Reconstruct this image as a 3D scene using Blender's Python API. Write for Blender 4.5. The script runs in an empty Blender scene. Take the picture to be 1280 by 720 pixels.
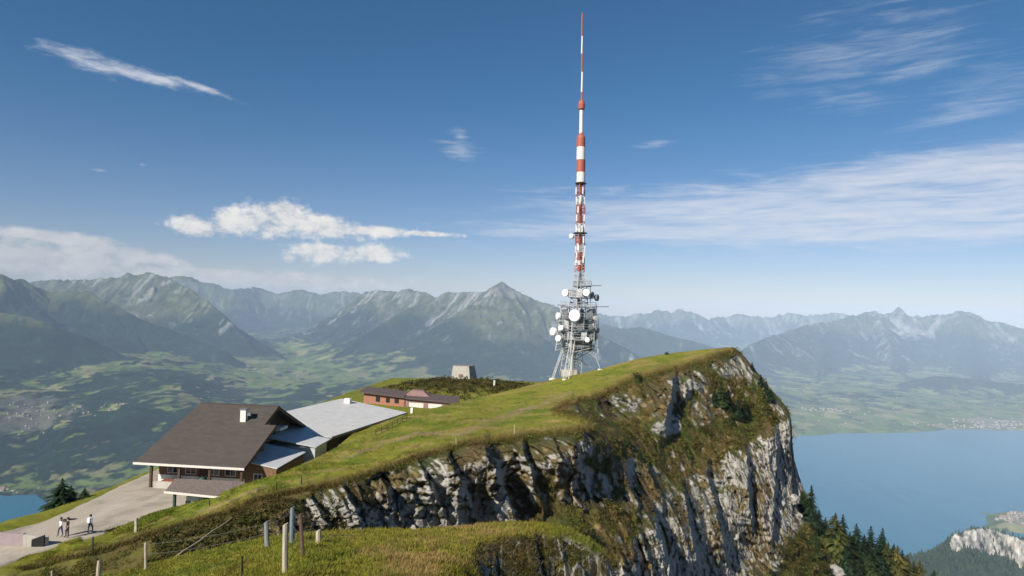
import bpy, bmesh, math, random
import numpy as np
from mathutils import Vector, Matrix
rng = np.random.default_rng(7); random.seed(7)
scene = bpy.context.scene; COL = scene.collection
# ------------------------------------------------------------------ camera model (used to read real positions off the photograph)
F = 807.0; ROLL = math.radians(1.75); PITCH = math.atan(24/807)
def ray(px, py):
    u = (np.asarray(px, float)-640)/F; v = (360-np.asarray(py, float))/F
    a = u*math.cos(ROLL)-v*math.sin(ROLL); b = u*math.sin(ROLL)+v*math.cos(ROLL)
    y = math.cos(PITCH)-b*math.sin(PITCH); z = math.sin(PITCH)+b*math.cos(PITCH)
    return np.stack([a/y, np.ones_like(a), z/y], -1)
def P(px, py, Y): return ray(px, py)*np.asarray(Y, float)[..., None]
def Pz(px, py, z):
    r = ray(px, py); return r*(np.asarray(z, float)/r[..., 2])[..., None]
cd = bpy.data.cameras.new('camera'); cam = bpy.data.objects.new('camera', cd); COL.objects.link(cam)
cd.sensor_width = 36; cd.lens = F/1280*36; cd.clip_start = 0.5; cd.clip_end = 120000
fw = Vector((0, math.cos(PITCH), math.sin(PITCH))); up0 = Vector((0, -math.sin(PITCH), math.cos(PITCH))); rt0 = Vector((1, 0, 0))
rt = rt0*math.cos(ROLL)+up0*math.sin(ROLL); up = -rt0*math.sin(ROLL)+up0*math.cos(ROLL)
cam.matrix_world = Matrix(((rt.x, up.x, -fw.x, 0), (rt.y, up.y, -fw.y, 0), (rt.z, up.z, -fw.z, 0), (0, 0, 0, 1)))
scene.camera = cam
scene.view_settings.view_transform = 'Standard'; scene.view_settings.look = 'None'
scene.view_settings.gamma = 1; scene.view_settings.use_curve_mapping = False
scene.view_settings.exposure = 0.47
scene.cycles.use_denoising = True; scene.cycles.max_bounces = 5; scene.cycles.volume_bounces = 0
scene.cycles.transparent_max_bounces = 8
# ------------------------------------------------------------------ noise
_perm = np.random.default_rng(3).permutation(256).astype(np.int32); _perm = np.concatenate([_perm, _perm, _perm])
_g3 = np.random.default_rng(4).normal(size=(256, 3)).astype(np.float32); _g3 /= np.linalg.norm(_g3, axis=1)[:, None]
def pn(x, y, z=None):
    x = np.asarray(x, np.float32); y = np.asarray(y, np.float32)
    z = np.zeros_like(x) + np.float32(0.37) if z is None else np.asarray(z, np.float32)+np.zeros_like(x)
    xi = np.floor(x).astype(np.int32); yi = np.floor(y).astype(np.int32); zi = np.floor(z).astype(np.int32)
    xf = x-xi; yf = y-yi; zf = z-zi
    fx = xf*xf*xf*(xf*(xf*6-15)+10); fy = yf*yf*yf*(yf*(yf*6-15)+10); fz = zf*zf*zf*(zf*(zf*6-15)+10)
    def g(dx, dy, dz):
        h = _perm[_perm[_perm[(xi+dx) & 255]+((yi+dy) & 255)]+((zi+dz) & 255)]
        G = _g3[h]
        return G[..., 0]*(xf-dx)+G[..., 1]*(yf-dy)+G[..., 2]*(zf-dz)
    def L(a, b, t): return a+t*(b-a)
    r = L(L(L(g(0,0,0), g(1,0,0), fx), L(g(0,1,0), g(1,1,0), fx), fy), L(L(g(0,0,1), g(1,0,1), fx), L(g(0,1,1), g(1,1,1), fx), fy), fz)
    return r*1.5
def fbm(x, y, z=None, o=4, lac=2.03, gain=.5):
    s = 0; a = 1
    for i in range(o):
        s = s+a*pn(x, y, z); x = x*lac+7.1; y = y*lac+3.7; z = None if z is None else z*lac+1.9; a *= gain
    return s
def ridged(x, y, z=None, o=4, gain=.5):
    s = 0; a = 1; t = 0
    for i in range(o):
        s = s+a*(1-np.abs(pn(x, y, z))*1.6); t += a; x = x*2.07+5.3; y = y*2.07+1.7; z = None if z is None else z*2.07+4.1; a *= gain
    return s/t
def sstep(a, b, x):
    t = np.clip((x-a)/(b-a), 0, 1); return t*t*(3-2*t)
def lerp(a, b, t): return a+(b-a)*t
def cells(a, b, seed=0):
    """cellular noise: id hash values (n,4) in 0..1 and the offset from the nearest cell point, edge distance"""
    ai = np.floor(a).astype(np.int64); bi = np.floor(b).astype(np.int64)
    best = np.full(a.shape, 9e9); sec = np.full(a.shape, 9e9); H = np.zeros(a.shape+(4,)); da = np.zeros(a.shape); db = np.zeros(a.shape)
    for i in (-1, 0, 1):
        for j in (-1, 0, 1):
            ca = ai+i; cb = bi+j
            h = (ca*374761393+cb*668265263+seed*974711) & 0x7fffffff
            h = ((h ^ (h >> 13))*1274126177) & 0x7fffffff
            r = np.stack([((h >> s) & 1023)/1023. for s in (0, 7, 14, 20)], -1)
            ox = a-(ca+r[..., 0]); oy = b-(cb+r[..., 1]); d = ox*ox+oy*oy
            m = d < best
            sec = np.where(m, best, np.minimum(sec, d)); best = np.where(m, d, best)
            da = np.where(m, ox, da); db = np.where(m, oy, db)
            h2 = ((h*2654435761) & 0x7fffffff)
            r2 = np.stack([((h2 >> s) & 1023)/1023. for s in (2, 9, 15, 21)], -1)
            H = np.where(m[..., None], r2, H)
    return H, da, db, np.sqrt(sec)-np.sqrt(best)
# ------------------------------------------------------------------ building helpers
def tag(o, label=None, cat=None, group=None, kind=None):
    if label: o['label'] = label
    if cat: o['category'] = cat
    if group: o['group'] = group
    if kind: o['kind'] = kind
    return o
def mesh_np(name, V, Fs, mat, parent=None, col=None, smooth=False, uv=None):
    """V (n,3); Fs list of int arrays (k,3) or (k,4); col (n,3) point colours"""
    me = bpy.data.meshes.new(name); V = np.ascontiguousarray(V, np.float32)
    if not isinstance(Fs, (list, tuple)): Fs = [Fs]
    Fs = [np.ascontiguousarray(f, np.int32) for f in Fs if len(f)]
    nl = sum(f.size for f in Fs); nf = sum(len(f) for f in Fs)
    me.vertices.add(len(V)); me.vertices.foreach_set('co', V.ravel())
    me.loops.add(nl); me.loops.foreach_set('vertex_index', np.concatenate([f.ravel() for f in Fs]))
    me.polygons.add(nf)
    sizes = np.concatenate([np.full(len(f), f.shape[1], np.int32) for f in Fs])
    st = np.concatenate([[0], np.cumsum(sizes)[:-1]]).astype(np.int32)
    me.polygons.foreach_set('loop_start', st)
    if smooth: me.polygons.foreach_set('use_smooth', np.ones(nf, bool))
    me.update(calc_edges=True)
    if col is not None:
        at = me.color_attributes.new('tint', 'FLOAT_COLOR', 'POINT')
        at.data.foreach_set('color', np.concatenate([col, np.ones((len(col), 1))], 1).astype(np.float32).ravel())
    if mat: me.materials.append(mat)
    o = bpy.data.objects.new(name, me); COL.objects.link(o)
    if parent: o.parent = parent
    return o
def empty(name, loc, rotz=0):
    o = bpy.data.objects.new(name, None); COL.objects.link(o); o.location = loc; o.rotation_euler = (0, 0, rotz); o.empty_display_size = .5
    return o
def grid_faces(nr, nc):
    i = np.arange(nr*nc).reshape(nr, nc)
    return np.stack([i[:-1, :-1].ravel(), i[1:, :-1].ravel(), i[1:, 1:].ravel(), i[:-1, 1:].ravel()], 1)
# ------------------------------------------------------------------ materials
def new_mat(name):
    m = bpy.data.materials.new(name); m.use_nodes = True
    nt = m.node_tree; b = nt.nodes['Principled BSDF']; return m, nt, b
def mat_plain(name, c, rough=.7, var=.25, scale=2.0, bump=.15, metal=0., spec=.3, stretch=None):
    """one base colour with procedural mottling and a little bump"""
    m, nt, b = new_mat(name); N = nt.nodes; L = nt.links
    tc = N.new('ShaderNodeTexCoord'); mp = N.new('ShaderNodeMapping'); L.new(tc.outputs['Object'], mp.inputs[0])
    if stretch: mp.inputs['Scale'].default_value = stretch
    n = N.new('ShaderNodeTexNoise'); n.inputs['Scale'].default_value = scale; n.inputs['Detail'].default_value = 6; n.inputs['Roughness'].default_value = .65
    L.new(mp.outputs[0], n.inputs['Vector'])
    r = N.new('ShaderNodeMapRange'); L.new(n.outputs['Fac'], r.inputs[0]); r.inputs[1].default_value = .25; r.inputs[2].default_value = .75
    r.inputs[3].default_value = 1-var; r.inputs[4].default_value = 1+var
    mx = N.new('ShaderNodeMix'); mx.data_type = 'RGBA'; mx.blend_type = 'MULTIPLY'; mx.inputs[0].default_value = 1
    mx.inputs[6].default_value = (*c, 1); L.new(r.outputs[0], mx.inputs[7]); L.new(mx.outputs[2], b.inputs['Base Color'])
    b.inputs['Roughness'].default_value = rough; b.inputs['Metallic'].default_value = metal; b.inputs['Specular IOR Level'].default_value = spec
    if bump:
        bp = N.new('ShaderNodeBump'); bp.inputs['Strength'].default_value = bump; bp.inputs['Distance'].default_value = .05
        L.new(n.outputs['Fac'], bp.inputs['Height']); L.new(bp.outputs[0], b.inputs['Normal'])
    return m
def mat_tint(name, rough=.9, scale=3., var=.35, bump=.4, bdist=.1, scale2=None, spec=.15, transl=0):
    """colour from the surface's own tint attribute, mottled by world-space noise"""
    m, nt, b = new_mat(name); N = nt.nodes; L = nt.links
    at = N.new('ShaderNodeAttribute'); at.attribute_name = 'tint'
    tc = N.new('ShaderNodeTexCoord')
    n = N.new('ShaderNodeTexNoise'); n.inputs['Scale'].default_value = scale; n.inputs['Detail'].default_value = 8; n.inputs['Roughness'].default_value = .7
    L.new(tc.outputs['Object'], n.inputs['Vector'])
    r = N.new('ShaderNodeMapRange'); L.new(n.outputs['Fac'], r.inputs[0]); r.inputs[1].default_value = .25; r.inputs[2].default_value = .75
    r.inputs[3].default_value = 1-var; r.inputs[4].default_value = 1+var
    mx = N.new('ShaderNodeMix'); mx.data_type = 'RGBA'; mx.blend_type = 'MULTIPLY'; mx.inputs[0].default_value = 1
    L.new(at.outputs['Color'], mx.inputs[6]); L.new(r.outputs[0], mx.inputs[7]); L.new(mx.outputs[2], b.inputs['Base Color'])
    b.inputs['Roughness'].default_value = rough; b.inputs['Specular IOR Level'].default_value = spec
    if bump:
        bp = N.new('ShaderNodeBump'); bp.inputs['Strength'].default_value = bump; bp.inputs['Distance'].default_value = bdist
        L.new(n.outputs['Fac'], bp.inputs['Height']); L.new(bp.outputs[0], b.inputs['Normal'])
    if transl:
        out = N['Material Output']; t = N.new('ShaderNodeBsdfTranslucent'); L.new(mx.outputs[2], t.inputs['Color'])
        ms = N.new('ShaderNodeMixShader'); ms.inputs[0].default_value = transl
        L.new(b.outputs[0], ms.inputs[1]); L.new(t.outputs[0], ms.inputs[2]); L.new(ms.outputs[0], out.inputs['Surface'])
    return m
# ------------------------------------------------------------------ sky, clouds, sun
SUN_AZ = math.radians(218); SUN_EL = math.radians(35)     # clockwise from +Y
SUN = Vector((math.sin(SUN_AZ)*math.cos(SUN_EL), math.cos(SUN_AZ)*math.cos(SUN_EL), math.sin(SUN_EL)))
sl = bpy.data.lights.new('sun', 'SUN'); sl.energy = 4.9; sl.angle = math.radians(.53); sl.color = (1, .93, .82)
so = bpy.data.objects.new('sun', sl); COL.objects.link(so); so.rotation_euler = SUN.to_track_quat('Z', 'Y').to_euler()
w = bpy.data.worlds.new('World'); scene.world = w; w.use_nodes = True
def build_world():
    nt = w.node_tree; N = nt.nodes; L = nt.links
    bg = N['Background']; bg.inputs['Strength'].default_value = .055
    sk = N.new('ShaderNodeTexSky'); sk.sky_type = 'NISHITA'; sk.sun_disc = False; sk.sun_elevation = SUN_EL; sk.sun_rotation = SUN_AZ
    sk.altitude = 1950; sk.air_density = 1.15; sk.dust_density = .8; sk.ozone_density = 3.0
    tc = N.new('ShaderNodeTexCoord'); sp = N.new('ShaderNodeSeparateXYZ'); L.new(tc.outputs['Generated'], sp.inputs[0])
    def val(x, inp):
        if isinstance(x, (int, float)): inp.default_value = x
        else: L.new(x, inp)
    def M(op, a, b=0., c=0., clamp=False):
        n = N.new('ShaderNodeMath'); n.operation = op; n.use_clamp = clamp; val(a, n.inputs[0]); val(b, n.inputs[1]); val(c, n.inputs[2]); return n.outputs[0]
    az = M('ARCTAN2', sp.outputs[0], sp.outputs[1])
    el = M('ARCSINE', sp.outputs[2])
    cv = N.new('ShaderNodeCombineXYZ'); L.new(az, cv.inputs[0]); L.new(el, cv.inputs[1])
    def noise(sx, sy, detail=6, rough=.6, dist=0., rot=0., off=(0, 0)):
        mp = N.new('ShaderNodeMapping'); L.new(cv.outputs[0], mp.inputs[0]); mp.inputs['Rotation'].default_value = (0, 0, rot)
        mp.inputs['Scale'].default_value = (sx, sy, 1); mp.inputs['Location'].default_value = (off[0], off[1], 0)
        n = N.new('ShaderNodeTexNoise'); n.inputs['Scale'].default_value = 1; n.inputs['Detail'].default_value = detail
        n.inputs['Roughness'].default_value = rough; n.inputs['Distortion'].default_value = dist
        L.new(mp.outputs[0], n.inputs['Vector']); return n.outputs['Fac']
    def ae(px, py):
        d = ray(px, py); return math.atan2(d[0], d[1]), math.atan2(d[2], math.hypot(d[0], d[1]))
    def blob(px, py, rx, ry, tilt=0.):
        """1 at the centre of an ellipse on the sky, 0 on its rim, negative outside (tilt in degrees, + = falls to the right)"""
        a0, e0 = ae(px, py); k = math.cos(a0)**1 ; ra = rx/F*k*k/max(k, .5)*1.0; re = ry/F*k
        t = math.radians(tilt)-ROLL*0
        da = M('SUBTRACT', az, a0); de = M('SUBTRACT', el, e0)
        u = M('SUBTRACT', M('MULTIPLY', da, math.cos(t)), M('MULTIPLY', de, math.sin(t)))
        v = M('ADD', M('MULTIPLY', da, math.sin(t)), M('MULTIPLY', de, math.cos(t)))
        u = M('DIVIDE', u, ra); v = M('DIVIDE', v, re)
        return M('SUBTRACT', 1., M('SQRT', M('ADD', M('MULTIPLY', u, u), M('MULTIPLY', v, v))))
    def ss(x, a, b):
        n = N.new('ShaderNodeMapRange'); n.interpolation_type = 'SMOOTHSTEP'; L.new(x, n.inputs[0])
        n.inputs[1].default_value = a; n.inputs[2].default_value = b; n.inputs[3].default_value = 0; n.inputs[4].default_value = 1; return n.outputs[0]
    def mx(xs):
        r = xs[0]
        for x in xs[1:]: r = M('MAXIMUM', r, x)
        return r
    # heaped clouds over the valley
    nz = noise(21, 34, 8, .60, .25)
    nb = noise(70, 95, 6, .6, .2)
    bump = M('ADD', M('MULTIPLY', M('SUBTRACT', nz, .5), 3.4), M('MULTIPLY', M('SUBTRACT', nb, .5), 1.7))
    cu = mx([blob(246, 282, 32, 15), blob(296, 279, 38, 21), blob(345, 275, 46, 27), blob(352, 264, 30, 19), blob(402, 285, 60, 18, 3), blob(470, 289, 60, 8), blob(528, 292, 48, 4.5)])
    cu2 = mx([blob(400, 316, 52, 16), blob(470, 317, 46, 13), blob(425, 320, 66, 9)])
    dcu = M('ADD', M('MINIMUM', mx([cu, cu2]), .6), M('MULTIPLY', bump, .55))
    acu = M('MULTIPLY', ss(dcu, -.06, .62), .95)
    # light on the heaps: brighter towards their tops
    lit = M('MULTIPLY_ADD', bump, .34, .66, True)
    # long low bank at the left
    bk = mx([blob(30, 292, 60, 8), blob(90, 300, 75, 11, 4), blob(160, 318, 70, 12, 8), blob(60, 325, 150, 30, 3), blob(255, 338, 60, 5), blob(365, 322, 9, 4), blob(375, 343, 14, 4), blob(300, 350, 260, 14)])
    abk = M('MULTIPLY', ss(M('ADD', bk, M('MULTIPLY', bump, .5)), -.1, .65), .74)
    # streaked high clouds
    ci = noise(7, 62, 8, .60, .7, -.02, (3, 1)); cf = noise(18, 150, 6, .6, .5, -.03, (1, 5))
    cim = M('ADD', M('MULTIPLY_ADD', ci, 1.7, -.40), M('MULTIPLY_ADD', cf, .8, -.35))
    big = mx([blob(1020, 264, 400, 46, 0), blob(1170, 232, 280, 52, -4), blob(840, 289, 270, 15, 0), blob(1100, 286, 440, 24, 0)])
    abig = M('MULTIPLY', ss(M('ADD', M('MULTIPLY', M('MINIMUM', big, .55), 1.15), cim), .30, 1.60), .86)
    wisp = mx([blob(1060, 122, 85, 26, 8), blob(1215, 140, 105, 18, -6), blob(1150, 85, 90, 22, -14), blob(1080, 60, 190, 70, -5), blob(1240, 110, 120, 45, -10)])
    awisp = M('MULTIPLY', ss(M('ADD', M('MULTIPLY', M('MINIMUM', wisp, .7), .8), cim), .68, 2.0), .60)
    sm = mx([blob(820, 180, 42, 8, -4), blob(577, 187, 46, 20, 8), blob(575, 170, 22, 18, 0), blob(125, 213, 18, 4), blob(178, 206, 7, 4)])
    asm = M('MULTIPLY', ss(M('ADD', M('MULTIPLY', sm, .8), cim), .75, 1.9), .7)
    cs = M('MULTIPLY_ADD', noise(30, 120, 7, .62, .5, .28, (5, 3)), 1.8, -.35)
    stk = mx([blob(112, 76, 62, 15, 8), blob(165, 90, 75, 11, 7), blob(240, 106, 66, 5, 10), blob(200, 98, 50, 8, 8)])
    astk = M('MULTIPLY', ss(M('ADD', M('MULTIPLY', M('MINIMUM', stk, .75), .95), cs), .55, 1.75), .9)
    thin = mx([abig, awisp, asm, astk])
    front = M('GREATER_THAN', sp.outputs[1], 0.05)
    def mixc(f, a, c):
        n = N.new('ShaderNodeMix'); n.data_type = 'RGBA'; L.new(f, n.inputs[0]); L.new(a, n.inputs[6])
        if isinstance(c, tuple): n.inputs[7].default_value = c
        else: L.new(c, n.inputs[7])
        return n.outputs[2]
    tn = N.new('ShaderNodeMix'); tn.data_type = 'RGBA'; tn.blend_type = 'MULTIPLY'; tn.inputs[0].default_value = 1
    L.new(sk.outputs[0], tn.inputs[6]); 
    tg = N.new('ShaderNodeMix'); tg.data_type = 'RGBA'; L.new(ss(el, -.02, .36), tg.inputs[0]); tg.inputs[6].default_value = (1.12, 1.02, 1.14, 1); tg.inputs[7].default_value = (.50, .93, 1.14, 1)
    L.new(tg.outputs[2], tn.inputs[7])
    c = mixc(M('MULTIPLY', thin, front), tn.outputs[2], (9.2, 9.6, 10.6, 1))
    lb = N.new('ShaderNodeMix'); lb.data_type = 'RGBA'; L.new(M('MULTIPLY_ADD', bump, .45, .62, True), lb.inputs[0]); lb.inputs[6].default_value = (5.6, 5.9, 6.6, 1); lb.inputs[7].default_value = (10.6, 10.2, 9.9, 1)
    c = mixc(M('MULTIPLY', abk, front), c, lb.outputs[2])
    ltc = N.new('ShaderNodeMix'); ltc.data_type = 'RGBA'; L.new(lit, ltc.inputs[0]); ltc.inputs[6].default_value = (5.4, 5.8, 6.6, 1); ltc.inputs[7].default_value = (13.0, 12.6, 11.8, 1)
    c = mixc(M('MULTIPLY', acu, front), c, ltc.outputs[2])
    L.new(c, bg.inputs['Color'])
build_world()
# ================================================================== far land, lake, air
LAKE = -1392.0
def pl(pts): return np.array([P(a, b, y*1000.) for a, b, y in pts])
# crest lines: (photo x, photo y, distance ahead in km); k = footprint per metre of relief, g = gully spacing (m), ga = gully depth (share of relief)
RIDGES = [
 dict(n='pyramid', rug=.10, p=[(830,462,10.6),(790,440,10.9),(760,424,11.2),(735,408,11.4),(712,394,11.5),(690,382,11.6),(668,374,11.7),(655,367,11.8),(640,360,11.9),(628,352,11.9),(618,358,12.0),(606,364,12.2),(592,365,12.4),(577,366,12.7),(560,366,13.0),(545,371,13.3),(528,364,13.8),(510,362,14.2),(490,364,14.6),(470,364,15.0),(456,365,15.3),(448,370,15.5)], k=1.45, g=420, ga=.34, rock=.72),
 dict(n='pyr_spur1', rug=.05, p=[(628,357,11.85),(612,385,11.3),(596,420,10.7),(580,455,10.2)], k=1.2, g=300, ga=.2, rock=.8),
 dict(n='pyr_spur2', rug=.05, p=[(640,361,11.85),(656,390,11.3),(674,425,10.8),(690,462,10.3)], k=1.2, g=300, ga=.2, rock=.8),
 dict(n='pyr_left', p=[(545,371,13.3),(510,385,12.6),(475,405,11.9),(440,430,11.3),(405,455,10.8)], k=1.7, g=400, ga=.2, rock=.1),
 dict(n='rangeC', p=[(40,352,14.5),(75,350,14.2),(110,349,14),(145,346,13.6),(158,342,13.4),(170,344,13.3),(182,341,13.2),(196,344,13.1),(208,346,13),(220,353,12.8),(236,362,12.5),(255,374,12.2),(275,390,11.9),(295,410,11.6),(312,428,11.4)], k=1.35, g=380, ga=.36, rock=.5),
 dict(n='rangeB', p=[(-120,338,10),(-40,350,10),(-8,346,10),(2,341,10.1),(14,350,10.2),(28,347,10.4),(42,357,10.5),(64,364,10.6),(86,363,10.6),(112,363,10.6),(122,371,10.5),(140,378,10.5),(170,396,10.4),(205,410,10.3),(245,424,10.2),(285,440,10.1)], k=1.55, g=420, ga=.32, rock=.25),
 dict(n='rangeA', nosc=1, p=[(-160,366,8.2),(-60,380,8.3),(0,390,8.4),(35,396,8.4),(70,408,8.4),(105,420,8.5),(140,436,8.6),(170,452,8.7)], k=1.3, g=350, ga=.26, rock=.05),
 dict(n='farD', q=1, p=[(150,346,20),(200,346,20),(232,343,20),(250,350,20),(275,356,20),(292,361,20),(320,359,21),(345,366,21),(380,362,21),(400,367,21),(430,364,21),(470,368,21),(520,366,22)], k=1.3, g=600, ga=.3, rock=.45),
 dict(n='farE', p=[(640,400,23),(690,396,23),(720,394,23),(750,390,23),(762,394,23),(785,395,23),(800,391,23),(822,386,23),(838,390,23),(852,385,23),(868,391,23),(885,398,23),(905,396,24),(930,392,24),(955,396,24),(985,391,24),(1010,394,24),(1040,390,24),(1080,396,24),(1150,394,24)], k=1.3, g=700, ga=.35, rock=.9),
 dict(n='midF', p=[(690,408,15),(745,402,15.2),(775,410,15),(800,408,15),(840,420,14.5),(880,430,14.2),(930,446,13.8),(980,470,13.4)], k=1.6, g=500, ga=.2, rock=.1),
 dict(n='stock', rug=.55, p=[(915,442,14.2),(940,430,14.6),(962,420,15.2),(985,414,15.8),(1005,408,16.4),(1025,403,16.8),(1045,401,17.2),(1062,394,17.6),(1078,393,17.9),(1092,389,18.1),(1104,393,18.2),(1113,391,18.3),(1119,387,18.3),(1123,383,18.3),(1127,387,18.3),(1134,396,18.3),(1150,397,18.3),(1168,393,18.2),(1185,393,18),(1200,389,17.8),(1216,392,17.8),(1232,399,17.6),(1252,403,17.5),(1275,409,17.3),(1310,416,17),(1380,424,17),(1460,430,17)], k=1.6, g=520, ga=.42, rock=.75),
 dict(n='stock_spur', p=[(1095,390,18),(1108,420,16.6),(1120,450,15.4),(1135,474,13.6),(1140,484,12.4)], k=1.5, g=400, ga=.25, rock=.9),
 dict(n='stock_spur2', p=[(1040,402,17),(1030,430,15.6),(1030,460,14.0),(1020,482,12.2)], k=1.6, g=400, ga=.25, rock=.4),
 dict(n='stock_spur3', p=[(1200,390,17.8),(1215,430,16.2),(1225,462,14.4),(1240,484,12.4)], k=1.6, g=400, ga=.25, rock=.4),
 dict(n='foot1', p=[(1130,478,11.8),(1170,470,12),(1215,474,12),(1280,480,11.8),(1400,486,11.6)], k=3.0, g=400, ga=.1, rock=0),
 dict(n='foot2', p=[(985,503,9.8),(1040,500,10.2),(1090,506,10.0),(1140,510,9.7)], k=5, g=400, ga=.06, rock=0),
]
def ridge_h(X, Y, base):
    H = base.copy(); S = np.zeros_like(X); D = np.full_like(X, 9e9); W = np.zeros((4,)+X.shape, np.float32)   # rock, gully spacing, gully amp
    frac = np.zeros_like(X)
    for r in RIDGES:
        pts = pl(r['p'])
        hb = np.full_like(X, -9e9); sb = np.zeros_like(X); dbb = np.full_like(X, 9e9); fb = np.zeros_like(X)
        s0 = 0
        for a, b in zip(pts[:-1], pts[1:]):
            dx, dy = b[0]-a[0], b[1]-a[1]; l2 = dx*dx+dy*dy; l = math.sqrt(l2)
            t = np.clip(((X-a[0])*dx+(Y-a[1])*dy)/l2, 0, 1)
            d = np.hypot(X-a[0]-t*dx, Y-a[1]-t*dy)
            cz = a[2]+t*(b[2]-a[2]); rel = np.maximum(cz-base, 30)
            f = np.clip((np.exp(-(d/(r['k']*.66*rel))**1.1)-.13)/.87, 0, 1); h = base+rel*f
            m = h > hb
            hb = np.where(m, h, hb); sb = np.where(m, s0+t*l, sb); dbb = np.where(m, d, dbb); fb = np.where(m, f, fb); s0 += l
        # spurs and gullies that run down the fall line
        wv = pn(X/900., Y/900.)*260+pn(X/330., Y/330.)*90
        q = (sb+wv)
        gl = (ridged(q/r['g'], dbb/4200.+r['k'], None, 3, .55)-.62)
        gl = gl*sstep(0, 450, dbb)
        rel = np.maximum((hb-base), 0)
        hb = hb+gl*rel*r['ga']*2.0*np.clip(1.15-fb, 0, 1)*1.1
        m = hb > H
        H = np.where(m, hb, H); S = np.where(m, q, S); D = np.where(m, dbb, D); frac = np.where(m, fb, frac)
        W[0] = np.where(m, r['rock'], W[0]); W[1] = np.where(m, gl, W[1]); W[3] = np.where(m, r.get('rug', r['rock']), W[3])
    return H, S, D, frac, W
def px_of(X, Y): return 640+F*X/Y          # bearing only
SH = np.array([(-600,4400),(-200,4420),(0,4440),(40,4480),(58,4520),(76,4320),(140,4310),(300,4310),(500,5600),(700,6700),(900,7100),(985,7300),(1010,7560),(1060,7800),(1110,7880),(1185,8250),(1230,8420),(1290,8350),(1400,8200),(1900,7900)], float)
def far_height(X, Y):
    b = px_of(X, Y)
    sh = np.interp(b, SH[:, 0], SH[:, 1])+fbm(X/500., Y/500., None, 4)*110
    land = Y-sh
    # gently rising valley floor with rolling hills, flat along the right-hand plain
    roll = fbm(X/1500.+3, Y/1500., None, 5, 2.03, .52)
    leftness = 1-sstep(300, 900, b)
    up_ = np.clip(land, 0, 12000)
    hills = (roll*.5+.55)*(lerp(70, 230, leftness))*sstep(50, 1500, up_)+leftness*300*sstep(0, 3200, up_)*(1-.75*np.exp(-((b-340)/110)**2))
    base = LAKE+np.clip(land*.12, -40, 12)+up_*lerp(.018, .020, leftness)+hills
    H, S, D, fr, W = ridge_h(X, Y, base)
    rel = np.maximum(H-base, 0)
    H = H+fbm(X/420., Y/420., None, 6, 2.1, .62)*np.clip(rel*.10, 0, 95)*(.35+.65*sstep(0, 500, D))+(ridged(X/260., Y/260., None, 4)-.62)*150*np.exp(-(D/420.)**2)*W[3]*sstep(0, 400, rel)
    # the near flank of our own mountain, steep down to the lake
    near = -55-.62*np.maximum(Y-120, 0)+fbm(X/300., Y/300., None, 5)*40*sstep(200, 900, Y)
    H = np.where(Y < 4300, np.maximum(near, H), H)
    # a flat tongue of shore with a village at the far right
    tongue = LAKE+np.clip((b-(1238+fbm(X/160., Y/160., None, 3)*14))*.9, -40, 26)
    ty = np.clip(1-np.abs(Y-4560)/(260+60*pn(X/200., Y/200.)), -1, 1)
    H = np.maximum(H, np.where(ty > 0, np.minimum(tongue, LAKE-20+ty*120), -9e9))
    return H, land, fr, W, rel, S, D, b
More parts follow.
